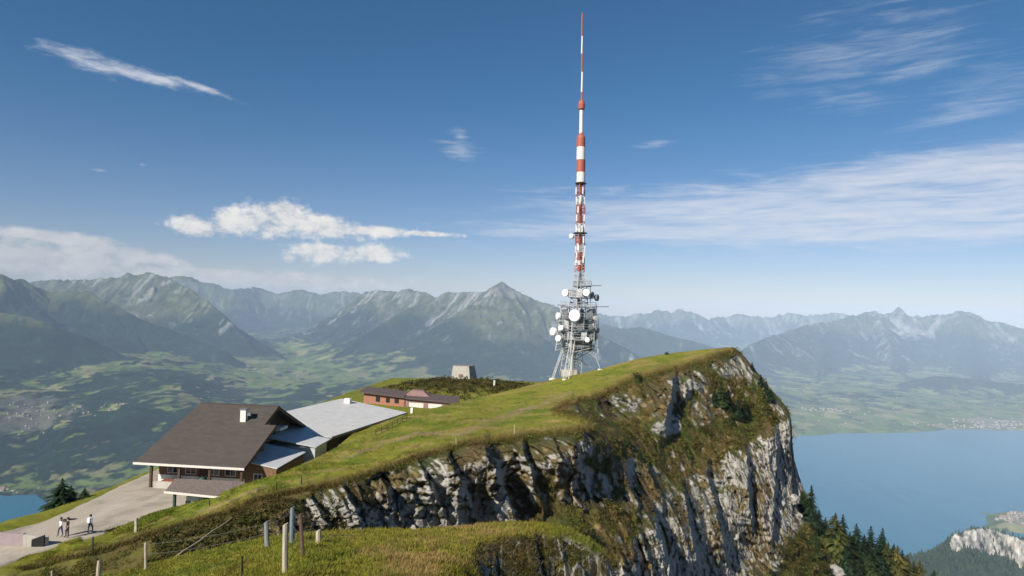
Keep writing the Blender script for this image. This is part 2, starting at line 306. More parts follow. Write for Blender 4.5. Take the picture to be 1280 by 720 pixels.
def far_color(X, Y, H, land, fr, W, rel, S, D, b, slope):
    n1 = fbm(X/700., Y/700., None, 5, 2.1, .6); n2 = fbm(X/260.+9, Y/260., None, 4, 2.1, .6); n3 = pn(X/90., Y/90.)+.6*pn(X/38., Y/44.)
    n4 = fbm(X/1900.-4, Y/1900., None, 3)
    forest = np.array([.010, .025, .013]); field = np.array([.096, .134, .036]); field2 = np.array([.165, .165, .070]); alp = np.array([.070, .082, .034])
    rock = np.array([.185, .178, .165]); dark = np.array([.012, .026, .018])
    # woodland covers the steep ground, meadows the gentle
    left = 1-sstep(300, 950, b)
    f = .34*n1+.44*n2+.26*n3+1.1*sstep(.24, .62, slope)+.20+.24*left+.10*(1-left)-.55*sstep(-1250, -1360, H)*(1-left)
    f = f-.35*sstep(-600, -150, H)+.42*sstep(40, 220, rel)
    # open valley floor strip in the middle left, the dark wooded belt above the shore
    valley = np.exp(-((b-330)/150)**2)*sstep(7600, 8600, Y)*(1-sstep(13500, 15000, Y))
    f = f-.55*valley
    fm = sstep(.18, .42, f)
    Hc, da, db, ed = cells(X/210.+.35*pn(X/150., Y/150.), Y/260.+.3*pn(X/170.+4, Y/170.), 5)
    fld = field*(0.70+.6*Hc[..., 0:1]); fld = np.where((Hc[..., 1] > .72)[..., None], field2*(.75+.5*Hc[..., 2:3]), fld)
    c = fld*(1-fm[..., None])+forest*(.62+.5*np.clip(n2+.5, 0, 1)+.45*n3)[..., None].clip(.3, 2)*fm[..., None]
    # alpine pasture above the trees
    tree = -300+260*n4+140*n2+90*n3
    a = sstep(-80, 80, H-tree)[..., None]
    c = c*(1-a)+alp*(.7+.5*np.clip(n2+.5, 0, 1)+.4*n3)[..., None].clip(.3, 2)*a
    # bare rock: high, steep, down the gullies
    rk = W[0]*(1.1*sstep(.42, .85, slope)+.5*sstep(-150, 260, H)+.95*sstep(.02, -.22, W[1])*sstep(150, 700, D)*sstep(-1000, -300, H)+.55*n2+.3*n3-.72)
    rk = sstep(.28, .95, rk)[..., None]
    streak = (.82+.75*np.clip(pn(S/75., D/900.)+.5*n3, -1, 1))[..., None]
    c = c*(1-rk)+rock*streak*rk
    # a few pale scree fans and limestone slabs
    sc = (sstep(.3,.6,W[0])*sstep(.30, .55, pn(S/120.+3, D/1900.)+.22*n3)*sstep(-1150, -700, H)*sstep(.3, .5, slope))[..., None]*.75
    c = c*(1-sc*.8)+np.array([.30, .295, .28])*sc*.8
    # built-up ground by the left shore and at the far right of the plain
    bl = sstep(.45, 1.0, 1.25*np.exp(-((b-45)/60)**2-((Y-6050)/520)**2)+.5*n2+.4*n3)[..., None]*.32
    br = sstep(.55, 1.05, 1.2*np.exp(-((b-1262)/70)**2-((Y-8800)/380)**2)+.5*n2+.4*n3)[..., None]*.55
    bt = sstep(.5, 1.0, 1.3*np.exp(-((b-1275)/26)**2-((Y-4560)/220)**2)+.5*n3+.3*n2)[..., None]*.7
    for q in (bl, br, bt): c = c*(1-q)+np.array([.27, .235, .20])*q
    return c
def build_far():
    cols = np.concatenate([np.arange(-420, -40, 8.), np.arange(-40, 1330, 1.5), np.arange(1330, 1760, 8.)])
    rows = np.concatenate([np.geomspace(150, 4200, 80, endpoint=False), np.geomspace(4200, 8000, 190, endpoint=False), np.geomspace(8000, 19500, 430, endpoint=False), np.geomspace(19500, 27500, 90)])
    bx = (cols-640)/F
    Y = np.repeat(rows[:, None], len(cols), 1); X = Y*bx[None, :]
    H, land, fr, W, rel, S, D, b = far_height(X, Y)
    gy = np.gradient(H, axis=0)/np.gradient(Y, axis=0); gx = np.gradient(H, axis=1)/np.maximum(np.gradient(X, axis=1), 1e-3)
    slope = np.hypot(gx, gy)
    c = far_color(X, Y, H, land, fr, W, rel, S, D, b, slope)
    V = np.stack([X, Y, H], -1).reshape(-1, 3)
    m = mat_tint('far_land', rough=1., scale=.011, var=.42, bump=.8, bdist=18., spec=0.)
    o = mesh_np('terrain', V, grid_faces(*X.shape), m, col=c.reshape(-1, 3), smooth=True)
    tag(o, 'hazy mountain ranges with forest, pasture and valley floor beyond the lake', kind='structure')
    return rows, cols, H
FAR = build_far()
def far_z(x, y):
    rows, cols, H = FAR
    px = 640+F*x/y
    i = np.interp(y, rows, np.arange(len(rows))); j = np.interp(px, cols, np.arange(len(cols)))
    return H[int(round(float(i))), int(round(float(j)))]
# the lake
def build_lake():
    m, nt, b = new_mat('lake_water'); N = nt.nodes; L = nt.links
    tc = N.new('ShaderNodeTexCoord'); n = N.new('ShaderNodeTexNoise'); n.inputs['Scale'].default_value = .0022; n.inputs['Detail'].default_value = 6; n.inputs['Distortion'].default_value = 1.2
    mp = N.new('ShaderNodeMapping'); mp.inputs['Scale'].default_value = (1, .30, 1); mp.inputs['Rotation'].default_value = (0, 0, .5); L.new(tc.outputs['Object'], mp.inputs[0]); L.new(mp.outputs[0], n.inputs['Vector'])
    mx = N.new('ShaderNodeMix'); mx.data_type = 'RGBA'; mx.inputs[6].default_value = (.002, .090, .150, 1); mx.inputs[7].default_value = (.014, .145, .215, 1)
    L.new(n.outputs['Fac'], mx.inputs[0]); L.new(mx.outputs[2], b.inputs['Base Color']); b.inputs['Roughness'].default_value = .22; b.inputs['IOR'].default_value = 1.33
    n2 = N.new('ShaderNodeTexNoise'); n2.inputs['Scale'].default_value = .05; n2.inputs['Detail'].default_value = 4; L.new(tc.outputs['Object'], n2.inputs['Vector'])
    bp = N.new('ShaderNodeBump'); bp.inputs['Strength'].default_value = .12; bp.inputs['Distance'].default_value = 2; L.new(n2.outputs['Fac'], bp.inputs['Height']); L.new(bp.outputs[0], b.inputs['Normal'])
    V = np.array([(-14000, 1200, LAKE), (17000, 1200, LAKE), (17000, 9500, LAKE), (-14000, 9500, LAKE)], float)
    tag(mesh_np('lake', V, np.array([[0, 1, 2, 3]]), m), 'calm blue lake far below the cliff', kind='structure')
build_lake()
# the wooded shoulder with a pale rock band at the lower right, about two kilometres off
def build_headland():
    r = np.random.default_rng(5)
    px = np.arange(1090, 1420, 1.0); rows = np.geomspace(1350, 2900, 330)
    b = (px-640)/F; Y = np.repeat(rows[:, None], len(px), 1); X = Y*b[None]
    cr = [(1100,712),(1140,698),(1165,690),(1185,679),(1197,668),(1206,664),(1216,662),(1236,661),(1252,665),(1280,671),(1330,682),(1420,700)]
    crY = np.interp(px, [1100, 1190, 1240, 1420], [2150, 2260, 2350, 2350]); crz = np.array([P(p, np.interp(p, [c[0] for c in cr], [c[1] for c in cr]), y)[2] for p, y in zip(px, crY)])
    crz = crz+fbm(px/14., px*0)*3
    d = Y-crY[None]+fbm(X/90., Y/90.)*24+fbm(X/24., Y/24.)*6
    cliffh = np.interp(px, [1090, 1188, 1198, 1225, 1260, 1300, 1420], [0, 0, 22, 38, 58, 66, 50])[None]*(1+.5*fbm(X/40., Y/40.))
    fz = np.where(d > 0, -d*.9, 0)+np.where(d < 0, -cliffh*sstep(0, -62, d)+np.minimum(d+45, 0)*.42, 0)
    face = sstep(0, -12, d)*sstep(-80, -56, d)
    Z = crz[None]+fz+fbm(X/60., Y/60., None, 4)*7*(1-face)+(ridged(X/26., Y/26., None, 4)-.6)*16*face
    cols = np.zeros(X.shape+(3,)); n = fbm(X/26., Y/26., None, 4, 2.1, .6)
    rockm = sstep(.25, .6, face*.75*(cliffh > 8)+.75*n+.1*face)*(cliffh > 8)*sstep(14, -2, d)*sstep(-96, -74, d)
    cols[:] = np.array([.022, .036, .018])*(.8+.5*np.clip(n+.4, 0, 1))[..., None]
    rk = np.array([.37, .345, .30])*(1.0+.45*n)[..., None]; rk = rk*(.55+.6*sstep(-.35, .3, fbm(X/15., Z/9., None, 4)))[..., None]; cols = cols*(1-rockm[..., None])+rk*rockm[..., None]
    m = mat_tint('headland', rough=1., scale=.06, var=.35, bump=.6, bdist=4., spec=0.)
    o = mesh_np('hills', np.stack([X, Y, Z], -1).reshape(-1, 3), grid_faces(*X.shape), m, col=cols.reshape(-1, 3), smooth=False)
    tag(o, 'wooded shoulder with a pale limestone band above the lake', kind='structure')
    # its spruce wood, one mass
    ok = ((rockm < .25) | (r.random(X.shape) < .10)) & (d < 25)
    idx = np.argwhere(ok); w_ = np.ones(len(idx)); pick = idx[r.choice(len(idx), 9000, replace=False)]
    # second, thin crown of trees on the crest
    base = np.stack([X, Y, Z], -1)[pick[:, 0], pick[:, 1]]; h = r.uniform(9, 20, len(base)); rad = h*r.uniform(.17, .26, len(base))
    k = 5; ang = np.arange(k)*2*np.pi/k
    V = []; Fc = []; C = []
    for tier, (z0, z1, rs) in enumerate([(.05, .62, 1.), (.38, 1., .66)]):
        ring = np.stack([np.cos(ang)[None]*rad[:, None]*rs*r.uniform(.7, 1.3, (len(base), k)), np.sin(ang)[None]*rad[:, None]*rs*r.uniform(.7, 1.3, (len(base), k)), np.repeat((h*z0)[:, None], k, 1)], -1)+base[:, None]
        tip = base+np.stack([h*0, h*0, h*z1], -1)
        Vt = np.concatenate([ring, tip[:, None]], 1).reshape(-1, 3); off = sum(len(v) for v in V)
        i0 = np.arange(len(base))*(k+1)+off
        for j in range(k): Fc.append(np.stack([i0+j, i0+(j+1) % k, i0+k], 1))
        V.append(Vt); C.append(np.repeat((np.array([.022, .038, .018])[None]*r.uniform(.6, 1.5, (len(base), 1))+np.array([.012, .006, 0])*r.uniform(0, 1, (len(base), 1)))[:, None], k+1, 1).reshape(-1, 3))
    tag(mesh_np('forest', np.concatenate(V), [np.concatenate(Fc)], m, col=np.concatenate(C)), 'far spruce wood covering the shoulder below the pale rock band', kind='stuff')
build_headland()
# far villages, a mass of houses
def build_village(name, label, spots, seed, mats):
    r = np.random.default_rng(seed); V = []; F4 = []; F3 = []; C = []; n = 0
    for (cx, cy, sx, sy, cnt, Yr, size) in spots:
        for _ in range(cnt):
            px = cx+r.normal()*sx; Y = Yr+r.normal()*sy
            x = Y*(px-640)/F; z = far_z(x, Y)
            if z < LAKE+3 or z > LAKE+330: continue
            a = r.uniform(0, math.pi); L_ = size*r.uniform(.7, 1.7); W_ = size*r.uniform(.6, .9); h = size*r.uniform(.4, .7); rf = size*.35
            u = np.array([math.cos(a), math.sin(a), 0]); v = np.array([-math.sin(a), math.cos(a), 0]); o = np.array([x, Y, z-3])
            q = [o+u*L_*i+v*W_*j+np.array([0, 0, k]) for k in (0, h+3) for i, j in ((-.5, -.5), (.5, -.5), (.5, .5), (-.5, .5))]
            q += [o-u*L_*.5+np.array([0, 0, h+rf+3]), o+u*L_*.5+np.array([0, 0, h+rf+3])]
            # walls then a roof with its own points so that the colours stay apart
            q += [q[4], q[5], q[6], q[7], q[8], q[9]]
            wc = np.array([.36, .33, .29])*r.uniform(.7, 1.1); rc = [np.array([.30, .15, .10]), np.array([.17, .15, .14]), np.array([.34, .22, .17])][r.integers(3)]
            V += q; C += [wc]*10+[rc]*6
            F4 += [[n, n+1, n+5, n+4], [n+1, n+2, n+6, n+5], [n+2, n+3, n+7, n+6], [n+3, n, n+4, n+7], [n+10, n+11, n+15, n+14], [n+12, n+13, n+14, n+15]]
            F3 += [[n+5, n+6, n+9], [n+7, n+4, n+8]]; n += 16
    o = mesh_np(name, np.array(V), [np.array(F4), np.array(F3)], mats, col=np.array(C)); tag(o, label, kind='stuff')
vm = mat_tint('village_walls', rough=.8, scale=.2, var=.1, bump=0)
build_village('village', 'far lakeside villages scattered along the shores', [
  (45, 0, 32, 260, 46, 6050, 15), (20, 0, 26, 25, 18, 4540, 13), (120, 0, 25, 200, 16, 6300, 15), (1262, 0, 45, 170, 130, 8720, 17), (1215, 0, 40, 60, 40, 8480, 18),
  (1035, 0, 16, 90, 34, 9050, 20), (1010, 0, 60, 500, 18, 8300, 13), (1150, 0, 110, 800, 34, 9300, 14), (1278, 0, 14, 110, 60, 4580, 14), (1258, 0, 8, 35, 10, 4560, 18), (330, 0, 60, 900, 60, 11000, 16), (200, 0, 90, 900, 60, 8500, 13)], 11, vm)
# the air
def build_haze():
    m = bpy.data.materials.new('haze'); m.use_nodes = True; nt = m.node_tree; nt.nodes.remove(nt.nodes['Principled BSDF'])
    v = nt.nodes.new('ShaderNodeVolumePrincipled'); v.inputs['Color'].default_value = (.57, .75, 1, 1); v.inputs['Density'].default_value = HAZE
    v.inputs['Density Attribute'].default_value = ''; v.inputs['Temperature Attribute'].default_value = ''; v.inputs['Anisotropy'].default_value = -.30
    v.inputs['Color Attribute'].default_value = ''
    nt.links.new(v.outputs[0], nt.nodes['Material Output'].inputs['Volume'])
    try: m.cycles.homogeneous_volume = True
    except Exception: pass
    lo = np.array([-24000, -3000, LAKE-60]); hi = np.array([30000, 28500, 440])
    V = np.array([[(lo, hi)[i][0], (lo, hi)[j][1], (lo, hi)[k][2]] for k in (0, 1) for j in (0, 1) for i in (0, 1)])
    Fq = np.array([[0, 2, 3, 1], [4, 5, 7, 6], [0, 1, 5, 4], [2, 6, 7, 3], [0, 4, 6, 2], [1, 3, 7, 5]])
    tag(mesh_np('haze', V, Fq, m), 'pale blue air haze over the whole valley', kind='stuff')
HAZE = 3.5e-5
build_haze()
# ================================================================== the ridge we stand on
def interp_poly(pts, x):
    p = np.array(pts, float); return np.interp(x, p[:, 0], p[:, 1])
class TPS:
    """thin-plate surface through control points of 1/distance: planes stay planes"""
    def __init__(s, pts, lam=1e-6):
        p = np.array(pts, float); s.c = p[:, :2]/100.; w_ = 1/p[:, 2]
        n = len(p); K = s.k(s.c[:, None]-s.c[None]); K += np.eye(n)*lam
        A = np.zeros((n+3, n+3)); A[:n, :n] = K; A[:n, n] = 1; A[:n, n+1:] = s.c; A[n, :n] = 1; A[n+1:, :n] = s.c.T
        s.w = np.linalg.solve(A, np.concatenate([w_, [0, 0, 0]]))
    @staticmethod
    def k(d):
        r2 = (d**2).sum(-1); return np.where(r2 > 0, .5*r2*np.log(np.maximum(r2, 1e-12)), 0)
    def __call__(s, px, py):
        q = np.stack([px, py], -1)/100.; out = s.w[-3]+q[..., 0]*s.w[-2]+q[..., 1]*s.w[-1]
        for i in range(len(s.c)): out = out+s.w[i]*s.k(q-s.c[i])
        return 1/np.clip(out, 1/400., 1/8.)
def poly_mask(px, py, poly):
    p = np.array(poly, float); ins = np.zeros(px.shape, bool)
    for a, b in zip(p, np.roll(p, -1, 0)):
        c = ((a[1] > py) != (b[1] > py)) & (px < (b[0]-a[0])*(py-a[1])/(b[1]-a[1]+1e-12)+a[0]); ins ^= c
    return ins.astype(np.float32)
def blur(m, n):
    for ax in (0, 1):
        for _ in range(2):
            k = 2*n+1; pad = [(0, 0), (0, 0)]; pad[ax] = (n+1, n); q = np.cumsum(np.pad(m, pad, 'edge'), ax)
            m = (np.take(q, range(k, q.shape[ax]), ax)-np.take(q, range(0, q.shape[ax]-k), ax))/k
    return m
# --- silhouette of the ridge against what lies behind it
TOP = [(-90,727),(-40,713),(28,692),(62,683),(112,667),(140,660),(170,648),(200,638),(222,633),(262,621),(300,607),(350,592),(385,577),(420,560),(440,543),(470,531),(500,520),(520,515),(560,506),(600,497),(640,487),(690,474.5),(720,468),(750,461),(780,453),(800,448),(822,444),(835,442),(850,440),(880,437),(905,434.5),(917,434),(926,440),(936,452),(945,463),(956,476),(966,489),(976,500),(984,510),(988.5,522),(990,535),(990.5,553),(993,575),(998,592),(1003,607),(1012,630),(1025,656),(1042,672),(1060,684),(1100,708),(1150,731),(1180,745),(1230,770)]
MAIN = [  # photo x, photo y, distance
 (-90,727,51.5),(28,692,54.3),(62,683,56),(112,667,59.3),(140,660,60.8),(170,648,63.6),(200,638,64.5),(230,631,64.5),(300,607,65),(350,592,67.5),(420,560,79),(440,543,86),(520,515,105),(600,497,124),(640,487,131),(690,474.5,139),(750,461,142),(800,448,145),(850,440,148),(917,434,150),
 # edge of the grass above the left cliff
 (60,700,53),(130,680,56),(200,660,58.5),(280,640,59),(330,622,60),(380,612,61.5),(440,600,64),(500,580,68.5),(540,567,72),(600,551,77),(640,547,80),(690,541,83),(730,536,86),
 (400,585,68.5),(480,550,82),(560,535,89),(640,515,105),(620,530,92),
 # edge above the upper face
 (692,513,104),(740,497,112),(790,475,122),(850,461,131),(890,447,140),(915,438,147),
 # upper face and brown slope
 (735,522,102),(760,530,106),(800,540,109),(850,560,114),(900,556,121),(940,540,129),(970,525,136),(985,512,141),(800,505,115.5),(850,500,124),(900,490,132),(940,490,138),(960,487,142),(950,470,146),
 # lower cliff
 (750,550,87.5),(770,575,91),(800,592,98),(850,605,107),(880,588,115),(920,562,121.5),(960,545,129),(986,528,138),(990,553,139),
 (800,720,78),(850,720,93),(900,720,108),(950,700,116),(985,640,127),(960,620,122),(900,640,112),(998,592,142),(1005,625,139),
 # foot of the left cliff, brown slope in the middle
 (600,655,73),(500,655,65.5),(400,665,58.5),(330,672,55),(680,655,75.5),(640,600,77.5),(740,600,83),(740,655,77.5),(790,650,83.5),(740,720,71.5),(680,720,69),(600,720,66),(500,720,60),(400,720,53),(300,700,50.5),(250,680,53),(200,692,51),(100,700,51.5),(100,720,49.5),(0,720,51),(200,720,47.5),(300,720,47),
 # wooded slope at the right
 (1025,656,138),(1060,684,138),(1100,708,138),(1180,745,140),(1000,665,125),(950,720,113),(1000,720,117),(1050,720,125),(1100,740,129),
 (0,840,40),(200,840,38),(400,840,42),(600,840,58),(800,840,82),(950,840,101),(1100,840,114),(1200,840,122)]
RIM = [(-90,735),(60,705),(140,684),(200,664),(250,650),(285,640),(330,622),(380,612),(440,600),(500,579),(540,566),(580,555),(640,547.5),(690,541),(730,537),(746,531)]
MEADOW = RIM + [(735,527),(715,519),(697,516),(690,511.5),(700,506),(740,497),(765,486),(790,474),(820,466),(850,460),(880,450),(900,442),(919,437),(917,400),(-90,400)]
ROCKS = [
 [(365,632),(400,612),(440,603),(500,585),(545,572),(600,557),(650,552),(672,560),(665,600),(668,630),(640,660),(300,685),(330,655)],
 [(660,553),(740,545),(745,560),(715,590),(700,600),(680,585),(672,600)],
 [(705,500),(728,497),(738,515),(756,535),(748,541),(728,528)],
 [(745,505),(775,492),(800,500),(795,520),(770,530),(752,520)],
 [(690,590),(730,575),(760,590),(765,625),(735,640),(700,630)],
 [(868,500),(890,494),(900,515),(880,535),(862,525)],
 [(807,480),(822,478),(858,470),(862,500),(842,540),(822,545),(812,520)],
 [(832,470),(860,461),(884,466),(888,490),(858,492)],
 [(884,455),(900,448),(930,446),(946,470),(935,482),(905,470)],
 [(768,582),(800,575),(835,595),(850,620),(815,650),(785,640),(775,610)],
 [(850,612),(868,590),(895,578),(915,565),(950,548),(986,522),(996,560),(1000,600),(1006,640),(985,690),(960,720),(930,850),(740,850),(770,700),(800,655),(830,635)],
 [(1030,690),(1055,680),(1062,720),(1040,730)],
 [(930,440),(948,462),(990,520),(996,600),(1010,640),(990,600),(978,530),(950,480)]]
HEATHB = [[(700,600),(745,560),(800,590),(770,640),(790,700),(740,720),(680,660)]]
FINS = [  # buttresses: x at top, y top, x at bottom, y bottom, half width (px), how far they stand out (m): lit left cheek, sheer right one
 (712,498,740,541,9,2.6),(838,472,826,545,17,5.5),(858,466,862,492,9,1.6),(890,448,905,470,10,1.6),
 (880,590,905,700,17,5.0),(928,566,936,660,16,5.0),(968,545,962,668,13,4.2),(905,560,915,600,8,2),(985,525,990,640,9,2.5),(850,612,872,730,15,4),(815,640,840,740,14,3.5),(780,590,800,650,12,2.5),(806,583,830,640,10,2.2),
 (598,556,642,655,25,4.6),(556,565,592,650,14,2.8),(648,553,676,640,15,2.8),(520,578,556,650,11,1.8),(470,592,500,650,10,1.9),(425,606,455,660,10,1.8),(690,548,705,590,10,1.4),(385,622,410,662,9,1.4)]
NEARMAT = mat_tint('hillside', rough=.95, scale=1.6, var=.32, bump=.7, bdist=.12, spec=.1)
ROCKMAT = mat_tint('limestone', rough=.9, scale=1.1, var=.28, bump=.9, bdist=.25, spec=.15)
G_GRASS = np.array([.185, .185, .026]); G_LUSH = np.array([.120, .150, .018]); G_DRY = np.array([.270, .200, .070]); G_BROWN = np.array([.085, .060, .022]); G_HEATH = np.array([.060, .056, .014]); G_ROCK = np.array([.315, .300, .270])
def mixv(a, b, t): return a*(1-t[..., None])+b*t[..., None]
def build_main():
    px1 = np.concatenate([np.arange(-90, 905, 1.05), np.arange(905, 1015, .45), np.arange(1015, 1230, 1.2)])
    top = interp_poly(TOP, px1); top = top+np.interp(px1, [400, 900, 1000], [.5, .5, 1.2])*fbm(px1/7., px1*0, None, 3)*.8
    nt_ = 350; t = np.linspace(0, 1, nt_)**1.06
    PX = np.repeat(px1[None], nt_, 0); bot = np.interp(px1, [-90, 1000, 1230], [815, 815, 835])
    PY = top[None]+t[:, None]*(bot-top)[None]
    D = TPS(MAIN)(PX, PY)
    # ---- where is rock, where is turf
    mead = blur(poly_mask(PX, PY+2.5*fbm(PX/9., PX*0, None, 3), MEADOW), 1)
    rock = np.zeros_like(PX)
    wx = PX+9*fbm(PX/22., PY/22., None, 3); wy = PY+9*fbm(PX/22.+9, PY/22., None, 3)
    for q in ROCKS: rock = np.maximum(rock, poly_mask(wx, wy, q))
    rock = blur(rock.astype(np.float32), 2)*np.clip(1-1.6*blur(mead, 5), 0, 1)
    # ---- relief, moved along the line of sight by metres
    p0 = P(PX, PY, D); a = p0[..., 0]*.80+p0[..., 1]*.60; z = p0[..., 2]
    disp = np.zeros_like(PX)
    fade = np.clip(t[:, None]*25, 0, 1)
    for (xa, ya, xb, yb, wd, dep) in FINS:
        tt = np.clip((PY-ya)/(yb-ya), -.25, 1.25); cx = xa+(xb-xa)*np.clip(tt, 0, 1)+3*fbm(PY/14., PX*0+xa, None, 3)
        u = (PX-cx)/wd
        prof = np.where(u < .25, np.clip(1+(u-.25)/1.9, 0, 1), np.clip(1-(u-.25)/.32, 0, 1))
        disp = np.maximum(disp, dep*prof*sstep(-.25, .08, tt)*sstep(1.25, .75, tt))
    # ribs that lean like the strata, then angular blocks
    lean = a+.30*z
    r1 = 1-np.abs(pn(lean/5.6+.5*pn(z/7., a/9.), z/15.))*1.7; r2 = 1-np.abs(pn(lean/1.45, z/6.))*1.7
    disp = disp+rock*((r1-.45)*1.7+(r2-.45)*.35)
    wl = lean+.5*fbm(a/2.5, z/2.5, None, 3); wz = z+.4*fbm(a/2.+5, z/2., None, 3)
    H1, da, db, e1 = cells(wl/3.0, wz/4.0, 1); H2, da2, db2, e2 = cells(wl/1.25, wz/1.5, 2); H3, da3, db3, e3 = cells(wl/.50, wz/.55, 3)
    disp = disp+rock*((H1[..., 0]-.5)*.75+(H1[..., 1]-.75)*da*2.0+(H1[..., 2]-.35)*db*1.6)
    disp = disp+rock*((H2[..., 0]-.5)*.9+(H2[..., 1]-.7)*da2*1.0+(H2[..., 2]-.4)*db2*.9-.12*sstep(.12, 0, e2))
    zb = z+1.1*fbm(a/5., z/5., None, 4)+.22*a; bed = (zb/1.35) % 1.0; bed2 = (zb/.47+.3) % 1.0; bs = .5+.5*np.clip(fbm(a/4., z/4.+7, None, 3)+.3, 0, 1)
    disp = disp+rock*((bed**2-.33)*-.55*bs+(bed2-.5)*-.10)
    disp = disp+rock*((H3[..., 0]-.5)*.55+(H3[..., 1]-.6)*da3*.35)
    heath = (1-rock)*(1-mead)
    hs = np.clip((D-48)/30, .25, 1)
    disp = disp+heath*hs*(fbm(a/3., z/3., None, 4)*1.1+ridged(a/1.1, z/1.1, None, 3)*.55)
    # the turf: little terraces and hummocks
    disp = disp+mead*fbm(p0[..., 0]/5., p0[..., 1]/5., None, 4)*.9*np.clip(t[:, None]*40, 0, 1)
    disp = disp*(1-.2*rock)+blur(disp.astype(np.float32), 1)*.2*rock
    disp = disp*fade
    D2 = np.maximum(D-disp, 20)
    V = P(PX, PY, D2)
    # small vertical hummocks on turf
    V[..., 2] += mead*np.clip(t[:, None]*30, 0, 1)*(.10*fbm(V[..., 0]/1.2, V[..., 1]/1.2, None, 3))
    # ---- surface orientation
    dx = np.gradient(V, axis=1); dy = np.gradient(V, axis=0); nrm = np.cross(dy, dx); nrm /= np.linalg.norm(nrm, axis=-1)[..., None]+1e-9
    nz_ = np.abs(nrm[..., 2]); nzs = blur(nz_.astype(np.float32), 1)
    # ---- colours
    n1 = fbm(V[..., 0]/6., V[..., 1]/6., V[..., 2]/6., 4); n2 = fbm(V[..., 0]/1.6+3, V[..., 1]/1.6, V[..., 2]/1.6, 4); n3 = fbm(V[..., 0]/.5, V[..., 1]/.5, V[..., 2]/.5, 3)
    band = fbm(V[..., 0]/9.+V[..., 1]/30., V[..., 1]/3.2-V[..., 0]/8., None, 4)
    g = mixv(np.broadcast_to(G_GRASS, V.shape), G_LUSH, sstep(-.15, .4, n1+.5*n2)); g = mixv(g, G_DRY, sstep(.05, .5, band+.45*n2)*.8); g = mixv(g, G_BROWN*1.4, sstep(.45, .8, n2-.4*n1)*.45)
    tr = np.zeros_like(PX)
    for (ax, ay, bx, by, tw) in ((578,543,612,526,3.0),(612,526,655,513,3.4),(655,513,715,492,1.6),(420,575,520,541,2.0),(250,640,330,610,2.2),(520,541,578,543,1.5)):
        q = np.clip(((PX-ax)*(bx-ax)+(PY-ay)*(by-ay))/((bx-ax)**2+(by-ay)**2), 0, 1); tr = np.maximum(tr, np.exp(-((PX-ax-q*(bx-ax))**2*.25+(PY-ay-q*(by-ay)+2*fbm(PX/16., PY/9., None, 2))**2)/tw**2))
    g = mixv(g, np.array([.26, .185, .115]), np.clip(tr*(.75+.8*n2), 0, 1)*.75)
    # browner towards the cliff edge and on the bank at the left
    inner = blur(poly_mask(PX, PY+7+4*fbm(PX/11., PY/5., None, 3), MEADOW), 4); edge = np.clip(1-inner, 0, 1)*mead
    g = mixv(g, G_BROWN*.8+G_DRY*.35, np.clip(edge*1.1, 0, 1)*.8)
    lowleft = sstep(330, 180, PX)*sstep(655, 690, PY)
    h = mixv(np.broadcast_to(G_HEATH, V.shape), G_BROWN, sstep(-.25, .45, n1+.5*n2)); h = mixv(h, G_DRY*.8, sstep(.35, .75, n2+.35*n1)*.7)
    h = mixv(h, np.array([.045, .062, .013]), sstep(.15, .6, -n1+.6*n3)*.8)
    hb = mixv(np.array([.120, .115, .022])+0*V, G_BROWN*1.3, sstep(-.3, .7, n1+.3*n2)*.7); h = mixv(h, hb, lowleft)
    streak = pn(lean/.7, z/5.); rc = G_ROCK*(0.86+.20*H1[..., 3:4]+.16*(H2[..., 3:4]-.5))
    rc = mixv(rc, np.array([.155, .150, .140]), sstep(.05, .6, .5*streak+.6*n2)*.5); rc = mixv(rc, np.array([.36, .29, .19]), sstep(.25, .6, n1-.3*n2)*.4)
    rc = mixv(rc, np.array([.10, .095, .085]), sstep(.5, .85, fbm(lean/.5, z/1.6, None, 4)+.5*n1)*.6)
    # ledges and cracks in the rock hold turf
    tuft = sstep(.36, .62, nzs+.45*n2*.6+.28*n1)
    rm = np.clip(rock*1.6-.3, 0, 1)*(1-tuft*.95)
    # and stones break through the slope where it is steep
    st_ = heath*sstep(.26, .52, -.8*nzs+.85*n2+.55*n1+.17)*sstep(60, 75, D); rm = np.clip(rm+st_*.9, 0, 1)
    c = mixv(h, rc, rm); c = mixv(c, g, mead)
    # ---- skirt: the ridge goes on behind its skyline
    nsk = 14; sk = []; skc = []
    e = V[0]; dirv = np.stack([np.interp(px1, [-90, 300, 917, 960, 1230], [-.5, -.3, .1, .12, .2]), np.interp(px1, [-90, 300, 917, 960, 1230], [.5, .8, 1, 1, 1])], -1)
    slope0 = e[:, 2]/e[:, 1]
    for k in range(nsk, 0, -1):
        dd = 60*(k/nsk)**2.2; q = e.copy(); q[:, 0] += dirv[:, 0]*dd; q[:, 1] += dirv[:, 1]*dd
        steep = np.interp(px1, [-90, 500, 900, 930, 1230], [.5, .5, .55, 1.6, 1.3])
        q[:, 2] += (slope0*dirv[:, 1]*dd)-.015*dd-steep*.03*dd*dd/(1+.03*dd)
        sk.append(q); skc.append(c[0]*.9)
    Vall = np.concatenate([np.stack(sk), V], 0); Call = np.concatenate([np.stack(skc), c], 0)
    Mall = np.concatenate([np.repeat(mead[:1], nsk, 0), mead], 0)
    nr, nc = Vall.shape[:2]; Fc = grid_faces(nr, nc)
    fm = Mall.reshape(-1)[Fc].mean(1)
    # close the edges downwards so the ridge is a solid hill from any side
    for nm, lab, sel in (('meadow', 'sunlit alpine meadow sloping up to the mast', fm > .5), ('cliff', 'limestone cliff with brown heath ledges falling from the meadow edge', fm <= .5)):
        fs = Fc[sel]; u, inv = np.unique(fs, return_inverse=True)
        o = mesh_np(nm, Vall.reshape(-1, 3)[u], inv.reshape(fs.shape), NEARMAT if nm == 'meadow' else ROCKMAT, col=Call.reshape(-1, 3)[u], smooth=(nm == 'meadow'))
        tag(o, lab, kind='structure')
